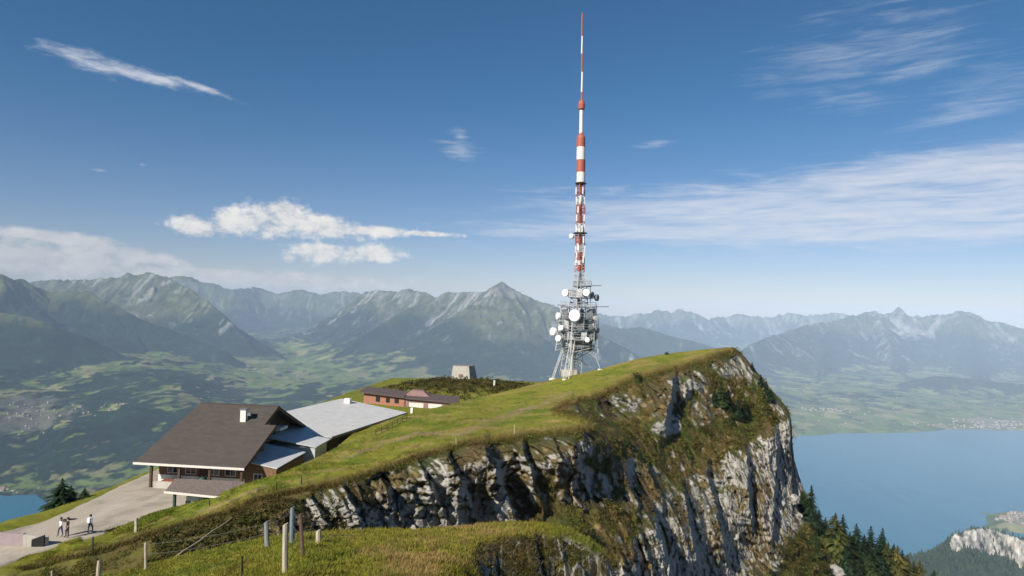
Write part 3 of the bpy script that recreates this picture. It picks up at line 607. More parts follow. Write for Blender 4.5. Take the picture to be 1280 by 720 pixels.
    return dict(px=px1, PY=PY, V=V, mead=mead, rock=rm, nrm=nrm, nz=nzs, PX=PX, heath=heath, col=c)
G = build_main()
def on_ground(px, py, S=None):
    S = S or G; j = int(np.argmin(np.abs(S['px']-px))); i = int(np.argmin(np.abs(S['PY'][:, j]-py))); return S['V'][i, j].copy()
# --- the near ledge
LTOP = [(60,752),(100,735),(130,720),(150,716),(200,702),(230,693),(260,687),(300,677),(330,671),(365,667),(400,664.5),(440,662),(480,660.5),(520,661),(560,659),(600,655),(640,652),(665,652),(690,655),(715,661),(735,672),(750,686),(760,700),(768,718),(785,745),(820,790)]
LED = [(60,752,40),(130,720,38),(200,702,37.5),(260,687,37),(330,671,36),(365,667,35.5),(480,660.5,37),(560,659,35),(640,652,33),(690,655,32),(735,672,31),(760,700,30),(785,745,29),
 (182,712,33),(230,712,29),(300,722,22.5),(335,683,30),(357,712,20),(378,697,22),(480,700,21.5),(420,680,27),(480,675,29),(560,690,24),(580,672,29.5),(640,668,29.5),(690,672,30),(640,690,28),(600,705,24),(690,720,27),(740,720,28.5),(620,720,24.5),(560,720,20.5),(480,720,18.5),(400,720,18.5),(130,760,29),(300,760,18.5),(357,800,14.5),(480,800,14),(600,800,18.5),(700,800,23.5),(780,800,26),(130,830,22)]
LROCK = [[(588,690),(610,676),(640,676),(670,668),(700,676),(735,682),(765,705),(820,800),(620,800),(600,730)]]
def build_ledge():
    px1 = np.arange(60, 820, .8); top = interp_poly(LTOP, px1)+1.1*fbm(px1/9., px1*0, None, 3)
    nt_ = 210; t = np.linspace(0, 1, nt_); PX = np.repeat(px1[None], nt_, 0); PY = top[None]+t[:, None]*(822-top)[None].clip(20)
    D = TPS(LED)(PX, PY)
    rock = np.zeros_like(PX); wx = PX+7*fbm(PX/18., PY/18., None, 3); wy = PY+6*fbm(PX/18.+9, PY/18., None, 3)
    for q in LROCK: rock = np.maximum(rock, poly_mask(wx, wy, q))
    rock = blur(rock.astype(np.float32), 3)
    p0 = P(PX, PY, D); a = p0[..., 0]; z = p0[..., 2]; f = np.clip(t[:, None]*14, 0, 1)
    H1, da, db, e1 = cells(a/.9+.3*fbm(a, z), z/1.4, 8); H2, da2, db2, e2 = cells(a/.32, z/.5, 9)
    disp = rock*(ridged(a/1.6, z/3., None, 3)*1.0-.9+(H1[..., 0]-.5)*.8+(H1[..., 1]-.7)*da*.9+(H2[..., 0]-.5)*.25+(H2[..., 1]-.6)*da2*.3)+(1-rock)*fbm(a/1.8, p0[..., 1]/1.8, None, 4)*.30
    V = P(PX, PY, np.maximum(D-disp*f, 8)); V[..., 2] += (1-rock)*f*(fbm(V[..., 0]/1.1, V[..., 1]/1.1, None, 4)*.13+.05*fbm(V[..., 0]/.3, V[..., 1]/.3, None, 2))
    dx = np.gradient(V, axis=1); dy = np.gradient(V, axis=0); nrm = np.cross(dy, dx); nrm /= np.linalg.norm(nrm, axis=-1)[..., None]+1e-9; nzs = blur(np.abs(nrm[..., 2]).astype(np.float32), 1)
    n1 = fbm(V[..., 0]/2.6, V[..., 1]/2.6, None, 4); n2 = fbm(V[..., 0]/.8+3, V[..., 1]/.8, None, 4)
    g = mixv(np.broadcast_to(G_GRASS*1.0, V.shape), G_LUSH, sstep(-.1, .5, n1+.4*n2))
    dry = np.clip(.72*np.exp(-((PX-530)/80)**2-((PY-705)/38)**2)+.6*np.exp(-((PX-620)/80)**2-((PY-665)/16)**2)+.35*np.exp(-((PX-420)/60)**2-((PY-668)/10)**2), 0, 1)
    g = mixv(g, G_DRY*1.0, np.clip(sstep(.25, .95, dry+.6*n1+.45*n2), 0, 1)*.85); g = mixv(g, G_BROWN, sstep(.25, .7, -n1+.7*n2)*.5)
    rc = np.array([.24, .225, .20])*(.8+.4*H1[..., 3:4]); rm = rock*(1-sstep(.62, .9, nzs+.4*n2)); h = mixv(np.broadcast_to(G_BROWN, V.shape), G_HEATH, sstep(-.2, .4, n1))
    c = mixv(mixv(g, h, rock), rc, rm*sstep(-.35, .2, n2+.2))
    nsk = 9; e = V[0]; sk = []
    for k in range(nsk, 0, -1):
        dd = 9*(k/nsk)**1.8; q = e.copy(); q[:, 1] += dd; q[:, 0] += .15*dd; q[:, 2] += e[:, 2]/e[:, 1]*dd-.03*dd-.09*dd*dd; sk.append(q)
    Va = np.concatenate([np.stack(sk), V], 0); Ca = np.concatenate([np.repeat(c[:1], nsk, 0), c], 0)
    o = mesh_np('ground', Va.reshape(-1, 3), grid_faces(*Va.shape[:2]), NEARMAT, col=Ca.reshape(-1, 3), smooth=True)
    tag(o, 'grassy near ledge with dry tufts and a shaded rocky edge', kind='structure')
    return dict(px=px1, PY=PY, V=V, PX=PX, rock=rock, dry=dry, nrm=nrm, col=c, rm=rm)
LG = build_ledge()
# --- the flat saddle with the houses, and the steep side beyond it
ZG = -21.7
def plateau_z(x, y):
    # left brink runs along x = -44.6, a touch further out close to us
    brink = np.interp(y, [40, 58, 62, 66, 73, 82, 110, 160, 220], [-50.5, -48, -47.2, -45.6, -44.9, -44.3, -43.5, -38, -30])
    out = brink-x
    z = np.full_like(x, ZG)
    z = z+.35*np.exp(-((out+1.5)/1.3)**2)*np.interp(y, [50, 58, 70, 80], [1, 1, .25, 0])
    # mound with the hut
    z = z+(1.9*np.exp(-((x+13)/11)**2-((y-168)/16)**2)+1.2*np.exp(-((x+1)/14)**2-((y-165)/14)**2)+1.1*np.exp(-((x+21)/9)**2-((y-160)/9)**2))
    z = np.where(out > 0, z-.62*out-.012*np.minimum(out, 25)**2, z)
    xr = np.interp(y, [40, 55, 64, 72, 86, 105, 130, 180], [-40, -37, -31, -25, -20, -8, 4, 16])
    z = z-1.1*np.maximum(x-xr, 0)
    # falls away behind and towards us
    z = z-np.maximum(y-190, 0)*.5-np.maximum(50-y, 0)*.35
    return z
def build_plateau():
    x1 = np.concatenate([np.arange(-140, -52, 2.), np.arange(-52, -30, .35), np.arange(-30, 14, .6)]); y1 = np.concatenate([np.arange(34, 90, .4), np.arange(90, 200, .9), np.arange(200, 300, 4.)])
    Y, X = np.meshgrid(y1, x1, indexing='ij'); Z = plateau_z(X, Y)
    n1 = fbm(X/4., Y/4., None, 4); n2 = fbm(X/1.1, Y/1.1, None, 3)
    mound = sstep(.8, 2.2, Z-ZG)*sstep(120, 140, Y)
    flat = np.where((Y < 118) & (X > -44.5), .15, 1.)
    Z = Z+(.12*n1+.05*n2)*flat+mound*(.5*fbm(X/2.5, Y/2.5, None, 4))
    c = mixv(np.broadcast_to(G_GRASS*.9, X.shape+(3,)), G_LUSH, sstep(-.1, .5, n1)); c = mixv(c, G_DRY, sstep(.2, .6, n1*.6+n2*.6)*.6)
    c = mixv(c, G_HEATH*.8, mound); c = mixv(c, G_BROWN, mound*sstep(0, .4, n1)*.8)
    o = mesh_np('saddle', np.stack([X, Y, Z], -1).reshape(-1, 3), grid_faces(*X.shape), NEARMAT, col=c.reshape(-1, 3), smooth=True)
    tag(o, 'level grassy saddle below the meadow with the steep far brink', kind='structure'); o.name = 'hillside'
    # gravel forecourt
    left = np.array([(-46.5,54),(-45.9,57),(-45.0,58.6),(-43.4,61.6),(-43.3,65),(-43.5,71),(-43.6,80),(-43.2,92),(-42,110)]); yy = np.arange(50, 118, .5)
    xl = np.interp(yy, left[:, 1], left[:, 0])+.15*fbm(yy/2., yy*0); xr = np.interp(yy, [50, 54.3, 56, 59.3, 63.6, 66, 70, 74, 120], [-39.3, -38.4, -37.4, -35.7, -33.8, -32.6, -26, -18, -10])+.2*fbm(yy/1.5, yy*0+3)
    tt = np.linspace(0, 1, 40); X = xl[:, None]+(xr-xl)[:, None]*tt[None]; Y = np.repeat(yy[:, None], 40, 1)
    Z = plateau_z(X, Y)+.12; Z = np.minimum(Z, ZG+.16)-.5*sstep(.9, 1, tt)[None]
    n1 = fbm(X/3., Y/3., None, 4); n2 = fbm(X/.7, Y/.7, None, 3); rut = fbm(X/.9, Y/9., None, 3)
    c = mixv(np.broadcast_to(np.array([.40, .345, .275]), X.shape+(3,)), np.array([.30, .26, .21]), sstep(-.1, .5, n1+.4*n2)); c = mixv(c, np.array([.46, .41, .34]), sstep(.1, .5, rut)*.6)
    m = mat_tint('gravel', rough=.95, scale=5, var=.2, bump=.6, bdist=.04)
    tag(mesh_np('path', np.stack([X, Y, Z], -1).reshape(-1, 3), grid_faces(*X.shape), m, col=c.reshape(-1, 3), smooth=True), 'pale gravel forecourt and path in front of the mountain house', kind='structure')
build_plateau()
# ================================================================== plants
def sample(S, n, weight, r, jitter=True):
    """n random points on a sheet, spread by weight; returns positions, colours"""
    wv = np.clip(weight[:-1, :-1], 0, None).ravel(); wv = wv/wv.sum(); k = r.choice(len(wv), n, p=wv)
    nc = weight.shape[1]-1; i = k//nc; j = k % nc; fi = r.random(n)[:, None]; fj = r.random(n)[:, None]; V = S['V']
    p = (V[i, j]*(1-fi)+V[i+1, j]*fi)*(1-fj)+(V[i, j+1]*(1-fi)+V[i+1, j+1]*fi)*fj
    return p, S['col'][i, j], S['nrm'][i, j], i, j
LEAF = mat_tint('foliage', rough=.8, scale=.8, var=.25, bump=0, spec=.1, transl=.22)
def blades(p, c, h, w_, r, lean=.35, per=3):
    n = len(p); P_ = np.repeat(p, per, 0); C = np.repeat(c, per, 0); hh = np.repeat(h, per)*r.uniform(.55, 1.15, n*per); ww = np.repeat(w_, per)
    P_ = P_+np.stack([r.normal(0, 1, n*per)*ww*1.5, r.normal(0, 1, n*per)*ww*1.5, -hh*.12], -1)
    a = r.uniform(0, 2*np.pi, n*per); s = np.stack([np.cos(a)*ww*.5, np.sin(a)*ww*.5, 0*a], -1)
    tip = P_+np.stack([r.normal(.12, lean, n*per)*hh, r.normal(0, lean, n*per)*hh, hh], -1)
    V = np.stack([P_-s, P_+s, tip], 1).reshape(-1, 3); f = np.arange(len(V)).reshape(-1, 3)
    C = C*r.uniform(.75, 1.35, (n*per, 1)); C = np.repeat(C, 3, 0)
    return V, f, C
def leafballs(p, c, rad, k, r, flat=.7, leaf=.42):
    """clumps of k leaf-sized faces round every point"""
    n = len(p); d = r.normal(0, 1, (n, k, 3)); d /= np.linalg.norm(d, axis=-1, keepdims=True); d *= r.uniform(.35, 1, (n, k, 1)); d[..., 2] = d[..., 2]*flat+.35*flat
    q = p[:, None]+d*rad[:, None, None]; s = rad[:, None, None]*leaf*r.uniform(.6, 1.3, (n, k, 1))
    u = r.normal(0, 1, (n, k, 3)); v = r.normal(0, 1, (n, k, 3)); u /= np.linalg.norm(u, axis=-1, keepdims=True); v /= np.linalg.norm(v, axis=-1, keepdims=True)
    V = np.stack([q-u*s, q+u*s*.8+v*s*.3, q+v*s], 2).reshape(-1, 3); f = np.arange(len(V)).reshape(-1, 3)
    C = np.repeat((c[:, None]*r.uniform(.65, 1.4, (n, k, 1))).reshape(-1, 3), 3, 0)
    return V, f, C
def join(parts):
    V = []; Fc = []; C = []; o = 0
    for v, f, c in parts: V.append(v); Fc.append(f+o); C.append(c); o += len(v)
    return np.concatenate(V), np.concatenate(Fc), np.concatenate(C)
def ground_cover():
    r = np.random.default_rng(21)
    # grass of the near ledge
    wgt = (1-LG['rm'])*(1-.6*LG['rock'])*(LG['PY'] < 770)
    p, c, nr, i, j = sample(LG, 65000, wgt, r); dist = p[:, 1]; dry = LG['dry'][i, j]
    h = (.06+.10*r.random(len(p))**2+.12*dry*r.random(len(p)))*(1+.9*np.clip(fbm(p[:, 0]/1.3, p[:, 1]/1.3, None, 3), 0, 1)); w_ = .0011*dist+.004
    c1 = c*np.where(r.random((len(p), 1)) < .25+.4*dry[:, None], np.array([[1.25, 1.05, 1.3]]), 1.0)
    a = blades(p, c1, h, w_, r)
    # turf of the meadow
    near = np.clip(95/np.maximum(G['V'][..., 1], 40), .5, 1.6)*(G['mead'] > .5)*(G['PY'] < 735)
    p, c, nr, i, j = sample(G, 60000, near, r); patch = np.clip(.5+fbm(p[:, 0]/3., p[:, 1]/3., None, 3), .15, 1.6)
    h = (.07+.26*r.random(len(p))**4)*patch; b = blades(p, c*1.02, h, .0010*p[:, 1]+.01, r, per=2)
    # lip of longer brown grass along the edge of the cliff
    lip = np.clip(blur((G['mead'] > .5).astype(np.float32), 4)*(1-blur((G['mead'] > .5).astype(np.float32), 4))*4, 0, 1)*(G['PY'] > 430)*np.clip((G['PY']-G['PY'][0])/6., 0, 1)
    p, c, nr, i, j = sample(G, 16000, lip**2, r); cc = mixv(c, np.array([.15, .11, .035])*np.ones_like(c), r.random(len(p))*.8)
    d = blades(p, cc, .18+.32*r.random(len(p))**2, .0011*p[:, 1]+.01, r, per=3, lean=.5)
    V, f, C = join([a, b, d])
    tag(mesh_np('grass', V, [f], LEAF, col=C), 'short alpine grass with dry tufts over the meadow and ledge', kind='stuff')
    # heath and dwarf shrubs on the cliff ledges
    wgt = (1-G['rock'])**2*G['heath']*(G['PY'] < 735)*np.where(G['PX'] < 330, .55, 1)
    dens = sstep(-.35, .45, fbm(G['V'][..., 0]/3., G['V'][..., 1]/3., G['V'][..., 2]/3., 4))
    p, c, nr, i, j = sample(G, 26000, wgt*dens, r)
    t1 = r.random((len(p), 1)); cc = np.where(t1 < .45, np.array([[.105, .080, .022]]), np.where(t1 < .75, np.array([[.078, .080, .016]]), np.array([[.130, .100, .030]])))
    n1 = fbm(p[:, 0]/5., p[:, 1]/5., p[:, 2]/5., 3)[:, None]; cc = cc*(1+.35*n1)*np.where(n1 > .15, np.array([[.8, 1.1, .9]]), 1)
    rad = (.16+.42*r.random(len(p))**3)*p[:, 1]/95
    a = leafballs(p, cc, rad, 8, r)
    # shrubs in the shaded rim of the near ledge and the gully
    wgt = LG['rock']*(1-LG['rm'])*(LG['PY'] < 760); p, c, nr, i, j = sample(LG, 1500, wgt, r)
    cc = np.where(r.random((len(p), 1)) < .5, np.array([[.05, .055, .014]]), np.array([[.09, .07, .022]])); b = leafballs(p, cc, .05+.16*r.random(len(p))**2, 9, r)
    wgt = (G['PX'] > 190)*(G['PX'] < 430)*(G['PY'] > interp_poly([(190,668),(250,655),(300,640),(340,632),(430,620)], G['PX'])+2)*(G['PY'] < 720)*(1-G['mead'])*(1-.6*G['rock']); p, c, nr, i, j = sample(G, 1500, wgt, r)
    cc = np.where(r.random((len(p), 1)) < .6, np.array([[.045, .048, .013]]), np.array([[.085, .066, .02]])); d = leafballs(p, cc, .18+.42*r.random(len(p))**2, 11, r, flat=.8)
    V, f, C = join([a, b, d])
    tag(mesh_np('undergrowth', V, [f], LEAF, col=C), 'brown and olive heath and dwarf shrubs on the cliff ledges', kind='stuff')
    # scrub on the mound behind the houses
    n = 1800; x = r.uniform(-36, 8, n); y = r.uniform(138, 178, n); z = plateau_z(x, y); k = z > ZG+.35
    x, y, z = x[k], y[k], z[k]; p = np.stack([x, y, z+.1], -1)
    k = (np.hypot(x+12.3, y-172) > 4.5); p = p[k]
    cc = np.where(r.random((len(p), 1)) < .5, np.array([[.045, .050, .012]]), np.array([[.10, .075, .022]])); rad = .3+.75*r.random(len(p))**2
    V, f, C = leafballs(p, cc, rad, 14, r, flat=.7)
    tag(mesh_np('shrubbery', V, [f], LEAF, col=C), 'low olive and brown scrub covering the mound behind the houses', kind='stuff')
ground_cover()
# ---- conifers and bushes, each a thing
BARK = mat_plain('bark', (.11, .08, .055), .9, .3, 6, .4)
def conifer_meshes(h, rad, seed, tone, bare=.05, dens=1.):
    r = np.random.default_rng(seed); V = []; C = []
    lev = np.arange(bare*h, h*.985, h*.030)
    for z in lev:
        f = (h-z)/(h*(1-bare)); R_ = rad*(f**.75)*r.uniform(.75, 1.1)+.03*h*f**.3*.4
        for k in range(max(5, int((7+11*f)*dens))):
            if r.random() < .10: continue
            a = r.uniform(0, 2*math.pi); L_ = R_*r.uniform(.55, 1.15); d = np.array([math.cos(a), math.sin(a), 0]); s = np.array([-math.sin(a), math.cos(a), 0])
            tone_ = np.array(tone)*r.uniform(.55, 1.5)
            for q in range(4):      # sprays along a drooping branch
                t0 = .12+.24*q; t1 = t0+.36; wd = L_*(.62-.10*q)*r.uniform(.7, 1.2)+.05
                b0 = d*L_*t0+np.array([0, 0, z-.30*L_*t0*t0+r.normal()*.01*h]); b1 = d*L_*t1+np.array([0, 0, z-.30*L_*t1*t1-.05*L_*r.random()])
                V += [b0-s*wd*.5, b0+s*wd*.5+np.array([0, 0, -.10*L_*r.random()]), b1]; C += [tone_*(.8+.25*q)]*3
    V += [np.array([-.02*h, 0, h*.93]), np.array([.02*h, 0, h*.93]), np.array([0, 0, h*1.0]), np.array([0, -.02*h, h*.93]), np.array([0, .02*h, h*.93]), np.array([0, 0, h*1.0])]; C += [np.array(tone)]*6
    V = np.array(V); crown = (V, np.arange(len(V)).reshape(-1, 3), np.array(C))
    n = 7; rings = [(-.8, .024*h), (.15*h, .019*h), (.6*h, .010*h), (.97*h, .003*h)]; ang = np.arange(n)*2*np.pi/n
    TV = np.concatenate([np.stack([np.cos(ang)*q, np.sin(ang)*q, np.full(n, z)], -1) for z, q in rings]); TF = np.concatenate([np.stack([np.arange(n)+k*n, (np.arange(n)+1) % n+k*n, (np.arange(n)+1) % n+(k+1)*n, np.arange(n)+(k+1)*n], -1) for k in range(len(rings)-1)])
    return crown, (TV, TF)
def bush_meshes(h, rad, seed, tones, k=420):
    r = np.random.default_rng(seed); nc = 9; ang = r.uniform(0, 2*np.pi, nc); rr = rad*np.sqrt(r.random(nc))*.8
    cen = np.stack([np.cos(ang)*rr, np.sin(ang)*rr, h*r.uniform(.25, .8, nc)], -1); cr = rad*r.uniform(.28, .55, nc)
    V = []; C = []
    per = k//nc
    for c0, q in zip(cen, cr):
        p = np.repeat(c0[None], per, 0); d = r.normal(0, 1, (per, 3)); d /= np.linalg.norm(d, axis=1)[:, None]; p = p+d*q*r.uniform(.45, 1.05, (per, 1))*np.array([1, 1, .8]); p[:, 2] = np.maximum(p[:, 2], 0)
        tn = np.array(tones[r.integers(len(tones))])*r.uniform(.7, 1.3)
        v, f, c = leafballs(p, np.repeat(tn[None], per, 0), np.full(per, q*.42), 2, r, flat=1., leaf=.55); V.append(v); C.append(c)
    V = np.concatenate(V); crown = (V, np.arange(len(V)).reshape(-1, 3), np.concatenate(C))
    n = 5; TV = []; TF = []
    for m_, c0 in enumerate(cen[:4]):
        a_ = np.arange(n)*2*np.pi/n; q0 = rad*.05
        TV += [np.stack([np.cos(a_)*q0, np.sin(a_)*q0, np.full(n, -.4)], -1), np.stack([np.cos(a_)*q0*.4+c0[0], np.sin(a_)*q0*.4+c0[1], np.full(n, c0[2])], -1)]
        TF.append(np.stack([np.arange(n), (np.arange(n)+1) % n, (np.arange(n)+1) % n+n, np.arange(n)+n], -1)+m_*2*n)
    return crown, (np.concatenate(TV), np.concatenate(TF))
PROTO = {}
def plant(kind, key, maker, loc, rotz, scale, label, cat, group, trunk='trunk'):
    e = empty(kind, loc, rotz); e.scale = scale; tag(e, label, cat, group)
    if key not in PROTO:
        cr, tr = maker(); a = mesh_np('crown', cr[0], [cr[1]], LEAF, e, col=cr[2]); b = mesh_np(trunk, tr[0], [tr[1]], BARK, e, smooth=True); PROTO[key] = (a, b)
    else:
        for q in PROTO[key]: c = q.copy(); COL.objects.link(c); c.parent = e
    return e
DARK = (.014, .026, .012); MID = (.028, .040, .014); WARM = (.070, .064, .018); OLIVE = (.046, .052, .014)
def conifers():
    mk = {'slim': lambda: conifer_meshes(6, 1.45, 1, DARK), 'dark': lambda: conifer_meshes(6, 1.95, 2, DARK), 'mid': lambda: conifer_meshes(6, 2.0, 3, MID), 'warm': lambda: conifer_meshes(6, 2.2, 4, OLIVE), 'broad': lambda: conifer_meshes(6, 2.6, 5, WARM)}
    sky = 'trees on the wooded slope beside the cliff'
    T = [  # kind, x, foot y, height px, label
     ('slim', 1014, 655, 62, 'tallest slender dark spruce close against the right wall of the cliff'),
     ('dark', 1003, 640, 34, 'short dark spruce wedged against the rock wall behind the tallest spruce'),
     ('dark', 1024, 668, 40, 'dark spruce standing just below the tallest slender spruce'),
     ('dark', 1032, 676, 38, 'bushy dark spruce beside the olive spruce, on its cliff side'),
     ('warm', 1044, 690, 62, 'olive green sunlit spruce, first light coloured tree on the skyline of the wooded slope'),
     ('slim', 1053, 688, 58, 'dark pointed spruce whose tip stands right behind the olive spruce'),
     ('dark', 1070, 700, 58, 'wide dark spruce in the middle of the dark skyline trees'),
     ('dark', 1062, 702, 46, 'dark spruce in the shaded gap below the olive spruce'),
     ('dark', 1080, 706, 48, 'dark spruce between the wide dark one and the slender pair by the lake'),
     ('slim', 1088, 706, 62, 'slender dark spruce on the skyline with a narrow top'),
     ('slim', 1103, 712, 66, 'narrowest dark spruce with a spiky top, last dark one before the olive trees'),
     ('dark', 1096, 718, 50, 'dark spruce in front of the narrowest spiky spruce'),
     ('warm', 1110, 722, 56, 'broad olive spruce, first of the sunlit ones at the lake end of the slope'),
     ('broad', 1122, 728, 58, 'broad brownish green spruce in front of the lake'),
     ('warm', 1134, 732, 50, 'olive spruce second from the end of the slope, overlapping the lake'),
     ('broad', 1150, 738, 48, 'brownish spruce at the very end of the wooded slope'),
     ('mid', 1167, 748, 46, 'mid green spruce at the lower frame edge beyond the brownish one'),
     ('mid', 1087, 728, 46, 'mid green spruce low on the slope under the dark skyline trees'),
     ('dark', 1074, 730, 40, 'dark spruce low on the slope beside the pale rock'),
     ('dark', 1040, 694, 40, 'dark spruce at the foot of the olive green sunlit spruce'),
     ('dark', 1117, 716, 46, 'dark spruce half hidden behind the broad brownish green spruce'),
     ('dark', 1128, 722, 44, 'dark spruce between the broad brownish spruce and the lake'),
     ('mid', 1142, 734, 42, 'mid green spruce just before the brownish one at the end of the slope'),
     ('dark', 1058, 714, 44, 'dark spruce beside the pale pointed rock among the trees'),
     ('dark', 1104, 728, 44, 'dark spruce at the foot of the narrowest spiky spruce'),
     ('mid', 1019, 690, 34, 'small green spruce at the foot of the tallest slender spruce'),
    ]
    r = np.random.default_rng(9)
    for k, x, y, hp, lab in T:
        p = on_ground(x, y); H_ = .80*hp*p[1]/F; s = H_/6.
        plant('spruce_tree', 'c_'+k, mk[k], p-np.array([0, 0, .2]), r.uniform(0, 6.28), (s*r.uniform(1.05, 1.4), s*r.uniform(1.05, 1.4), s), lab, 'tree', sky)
    ledge = 'small conifers on the heath ledge of the cliff'
    T = [('dark', 893, 506, 26, 'small dark conifer at the left end of the row on the upper cliff ledge'), ('mid', 901, 505, 40, 'tallest green conifer on the upper cliff ledge'), ('dark', 910, 512, 30, 'dark conifer just beside the tallest one on the upper cliff ledge'),
         ('dark', 922, 522, 34, 'dark conifer with a thin top in the middle of the upper cliff ledge'), ('dark', 931, 520, 28, 'squat dark conifer at the right end of the row on the upper cliff ledge'), ('mid', 914, 530, 22, 'lowest little green conifer below the row on the upper cliff ledge'),
         ('dark', 940, 462, 14, 'tiny dark conifer on the steep edge just below the summit corner'), ('dark', 951, 482, 20, 'dark conifer sticking out of the cliff edge against the hazy mountain'), ('dark', 958, 492, 22, 'dark conifer second down the cliff edge against the hazy mountain'), ('dark', 964, 500, 20, 'dark conifer third down the cliff edge against the hazy mountain'),
         ('mid', 798, 478, 15, 'lone little conifer at the rim between meadow and brown slope'), ('mid', 784, 556, 20, 'green conifer in the middle of the brown slope under the dark rock fin'), ('dark', 800, 575, 18, 'dark conifer at the top of the lower cliff below the rock fin')]
    for k, x, y, hp, lab in T:
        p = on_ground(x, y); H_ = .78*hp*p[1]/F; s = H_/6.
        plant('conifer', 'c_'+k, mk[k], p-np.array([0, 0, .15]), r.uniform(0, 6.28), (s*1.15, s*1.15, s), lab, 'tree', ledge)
    # two trees on the far brink of the forecourt
    for x, y, Y, hp, k, lab in [(76, 640, 68, 37, 'dark', 'dark spruce on the brink of the forecourt above the lake'), (88, 634, 70, 24, 'dark', 'lower dark spruce leaning against the one above the lake'), (105, 630, 72, 18, 'mid', 'smallest spruce at the brink of the forecourt, towards the house')]:
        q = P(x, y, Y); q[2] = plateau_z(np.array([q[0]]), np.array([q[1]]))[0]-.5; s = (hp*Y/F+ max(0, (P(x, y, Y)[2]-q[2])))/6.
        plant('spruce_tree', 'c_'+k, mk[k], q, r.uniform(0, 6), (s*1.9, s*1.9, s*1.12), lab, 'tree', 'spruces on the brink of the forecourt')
    # mountain pine bushes low on the wooded slope
    mb = {'a': lambda: bush_meshes(1.6, 1.3, 31, [WARM, OLIVE, (.13, .105, .03)]), 'b': lambda: bush_meshes(1.3, 1.5, 32, [OLIVE, WARM]), 'd': lambda: bush_meshes(1.4, 1.2, 33, [MID, DARK, (.04, .045, .014)])}
    lab = {'a': 'rounded brownish olive pine bush among others on the slope below the cliff corner', 'b': 'wide olive pine bush among others on the slope below the cliff corner', 'd': 'dark green pine bush in the shade of the slope below the cliff corner'}
    spots = [(985,680,'a'),(978,692,'b'),(996,672,'b'),(1004,684,'a'),(1013,676,'b'),(990,704,'a'),(1006,700,'b'),(1020,696,'a'),(1030,694,'b'),(1012,714,'a'),(1026,712,'b'),(1000,722,'b'),(976,710,'d'),(1036,726,'d'),(1060,728,'b'),(1075,716,'a'),(1090,736,'a'),(1102,734,'b'),(1118,744,'a'),(1064,742,'d'),(968,722,'d'),(1016,664,'d')]
    for x, y, k in spots:
        p = on_ground(x, y); s = r.uniform(.85, 1.35)
        plant('pine_bush', 'b_'+k, mb[k], p-np.array([0, 0, .25]), r.uniform(0, 6.28), (s, s, s*r.uniform(.85, 1.15)), lab[k], 'bush', {'a': 'brownish pine bushes below the cliff corner', 'b': 'olive pine bushes below the cliff corner', 'd': 'shaded pine bushes below the cliff corner'}[k], 'stem')
    # single bushes one can point to
    for x, y, k, s, lb in [(797,474,'d',.9,'dark bush at the rim of the meadow above the brown slope'),(833,443,'d',.55,'tiny dark bush on the skyline of the meadow near the summit'),(930,508,'b',.9,'olive bush between the conifers and the cliff corner'),(962,522,'b',1.1,'yellowish bush on the very corner above the tall cliff'),(880,540,'b',1.0,'olive bush on the turf just above the tall cliff'),(765,640,'a',1.,'olive bush in the middle of the long brown slope'),(715,622,'a',.9,'brownish bush under the broken rocks of the long slope'),(742,682,'d',1.2,'dark bush low on the brown slope above the near ledge')]:
        p = on_ground(x, y); plant('pine_bush', 'b_'+k, mb[k], p-np.array([0, 0, .2]), r.uniform(0, 6.28), (s, s, s), lb, 'bush', None, 'stem')
conifers()
# pale boulders
def boulder(x, y, size, lab, seed):
    p = on_ground(x, y); bm = bmesh.new(); bmesh.ops.create_icosphere(bm, subdivisions=4, radius=1)
    for v in bm.verts:
        c = v.co.copy(); n = float(fbm(np.array([c.x*1.3+seed]), np.array([c.y*1.3]), np.array([c.z*1.3]), 4)[0]); H, a, b, e = cells(np.array([c.x*1.2+c.z*.6+seed]), np.array([c.y*1.2+c.z*.8]), seed)
        v.co = c*(.85+.28*n+.12*H[0, 0]); v.co.z *= .85
    me = bpy.data.meshes.new('boulder'); bm.to_mesh(me); bm.free(); me.materials.append(STONE); o = bpy.data.objects.new('boulder', me); COL.objects.link(o)
    o.location = p; o.scale = (size, size*.8, size*.9); o.rotation_euler = (0, 0, seed); tag(o, lab, 'boulder')
STONE = mat_plain('pale_limestone', (.30, .285, .255), .9, .35, 2.2, .5)
boulder(991, 624, 1.5, 'largest pale boulder lodged at the right corner of the tall cliff', 1)
boulder(977, 630, .8, 'small pale boulder on the tall cliff beside the largest one', 2)
boulder(996, 645, 1.1, 'pale block of rock under the largest boulder at the cliff corner', 3)
boulder(919, 671, .9, 'lone pale stone in the shaded foot of the tall cliff', 4)
boulder(1054, 690, 1.7, 'pale pointed rock among the trees of the wooded slope', 5)
boulder(1043, 716, 2.0, 'pale rock at the lower frame edge below the wooded slope', 6)
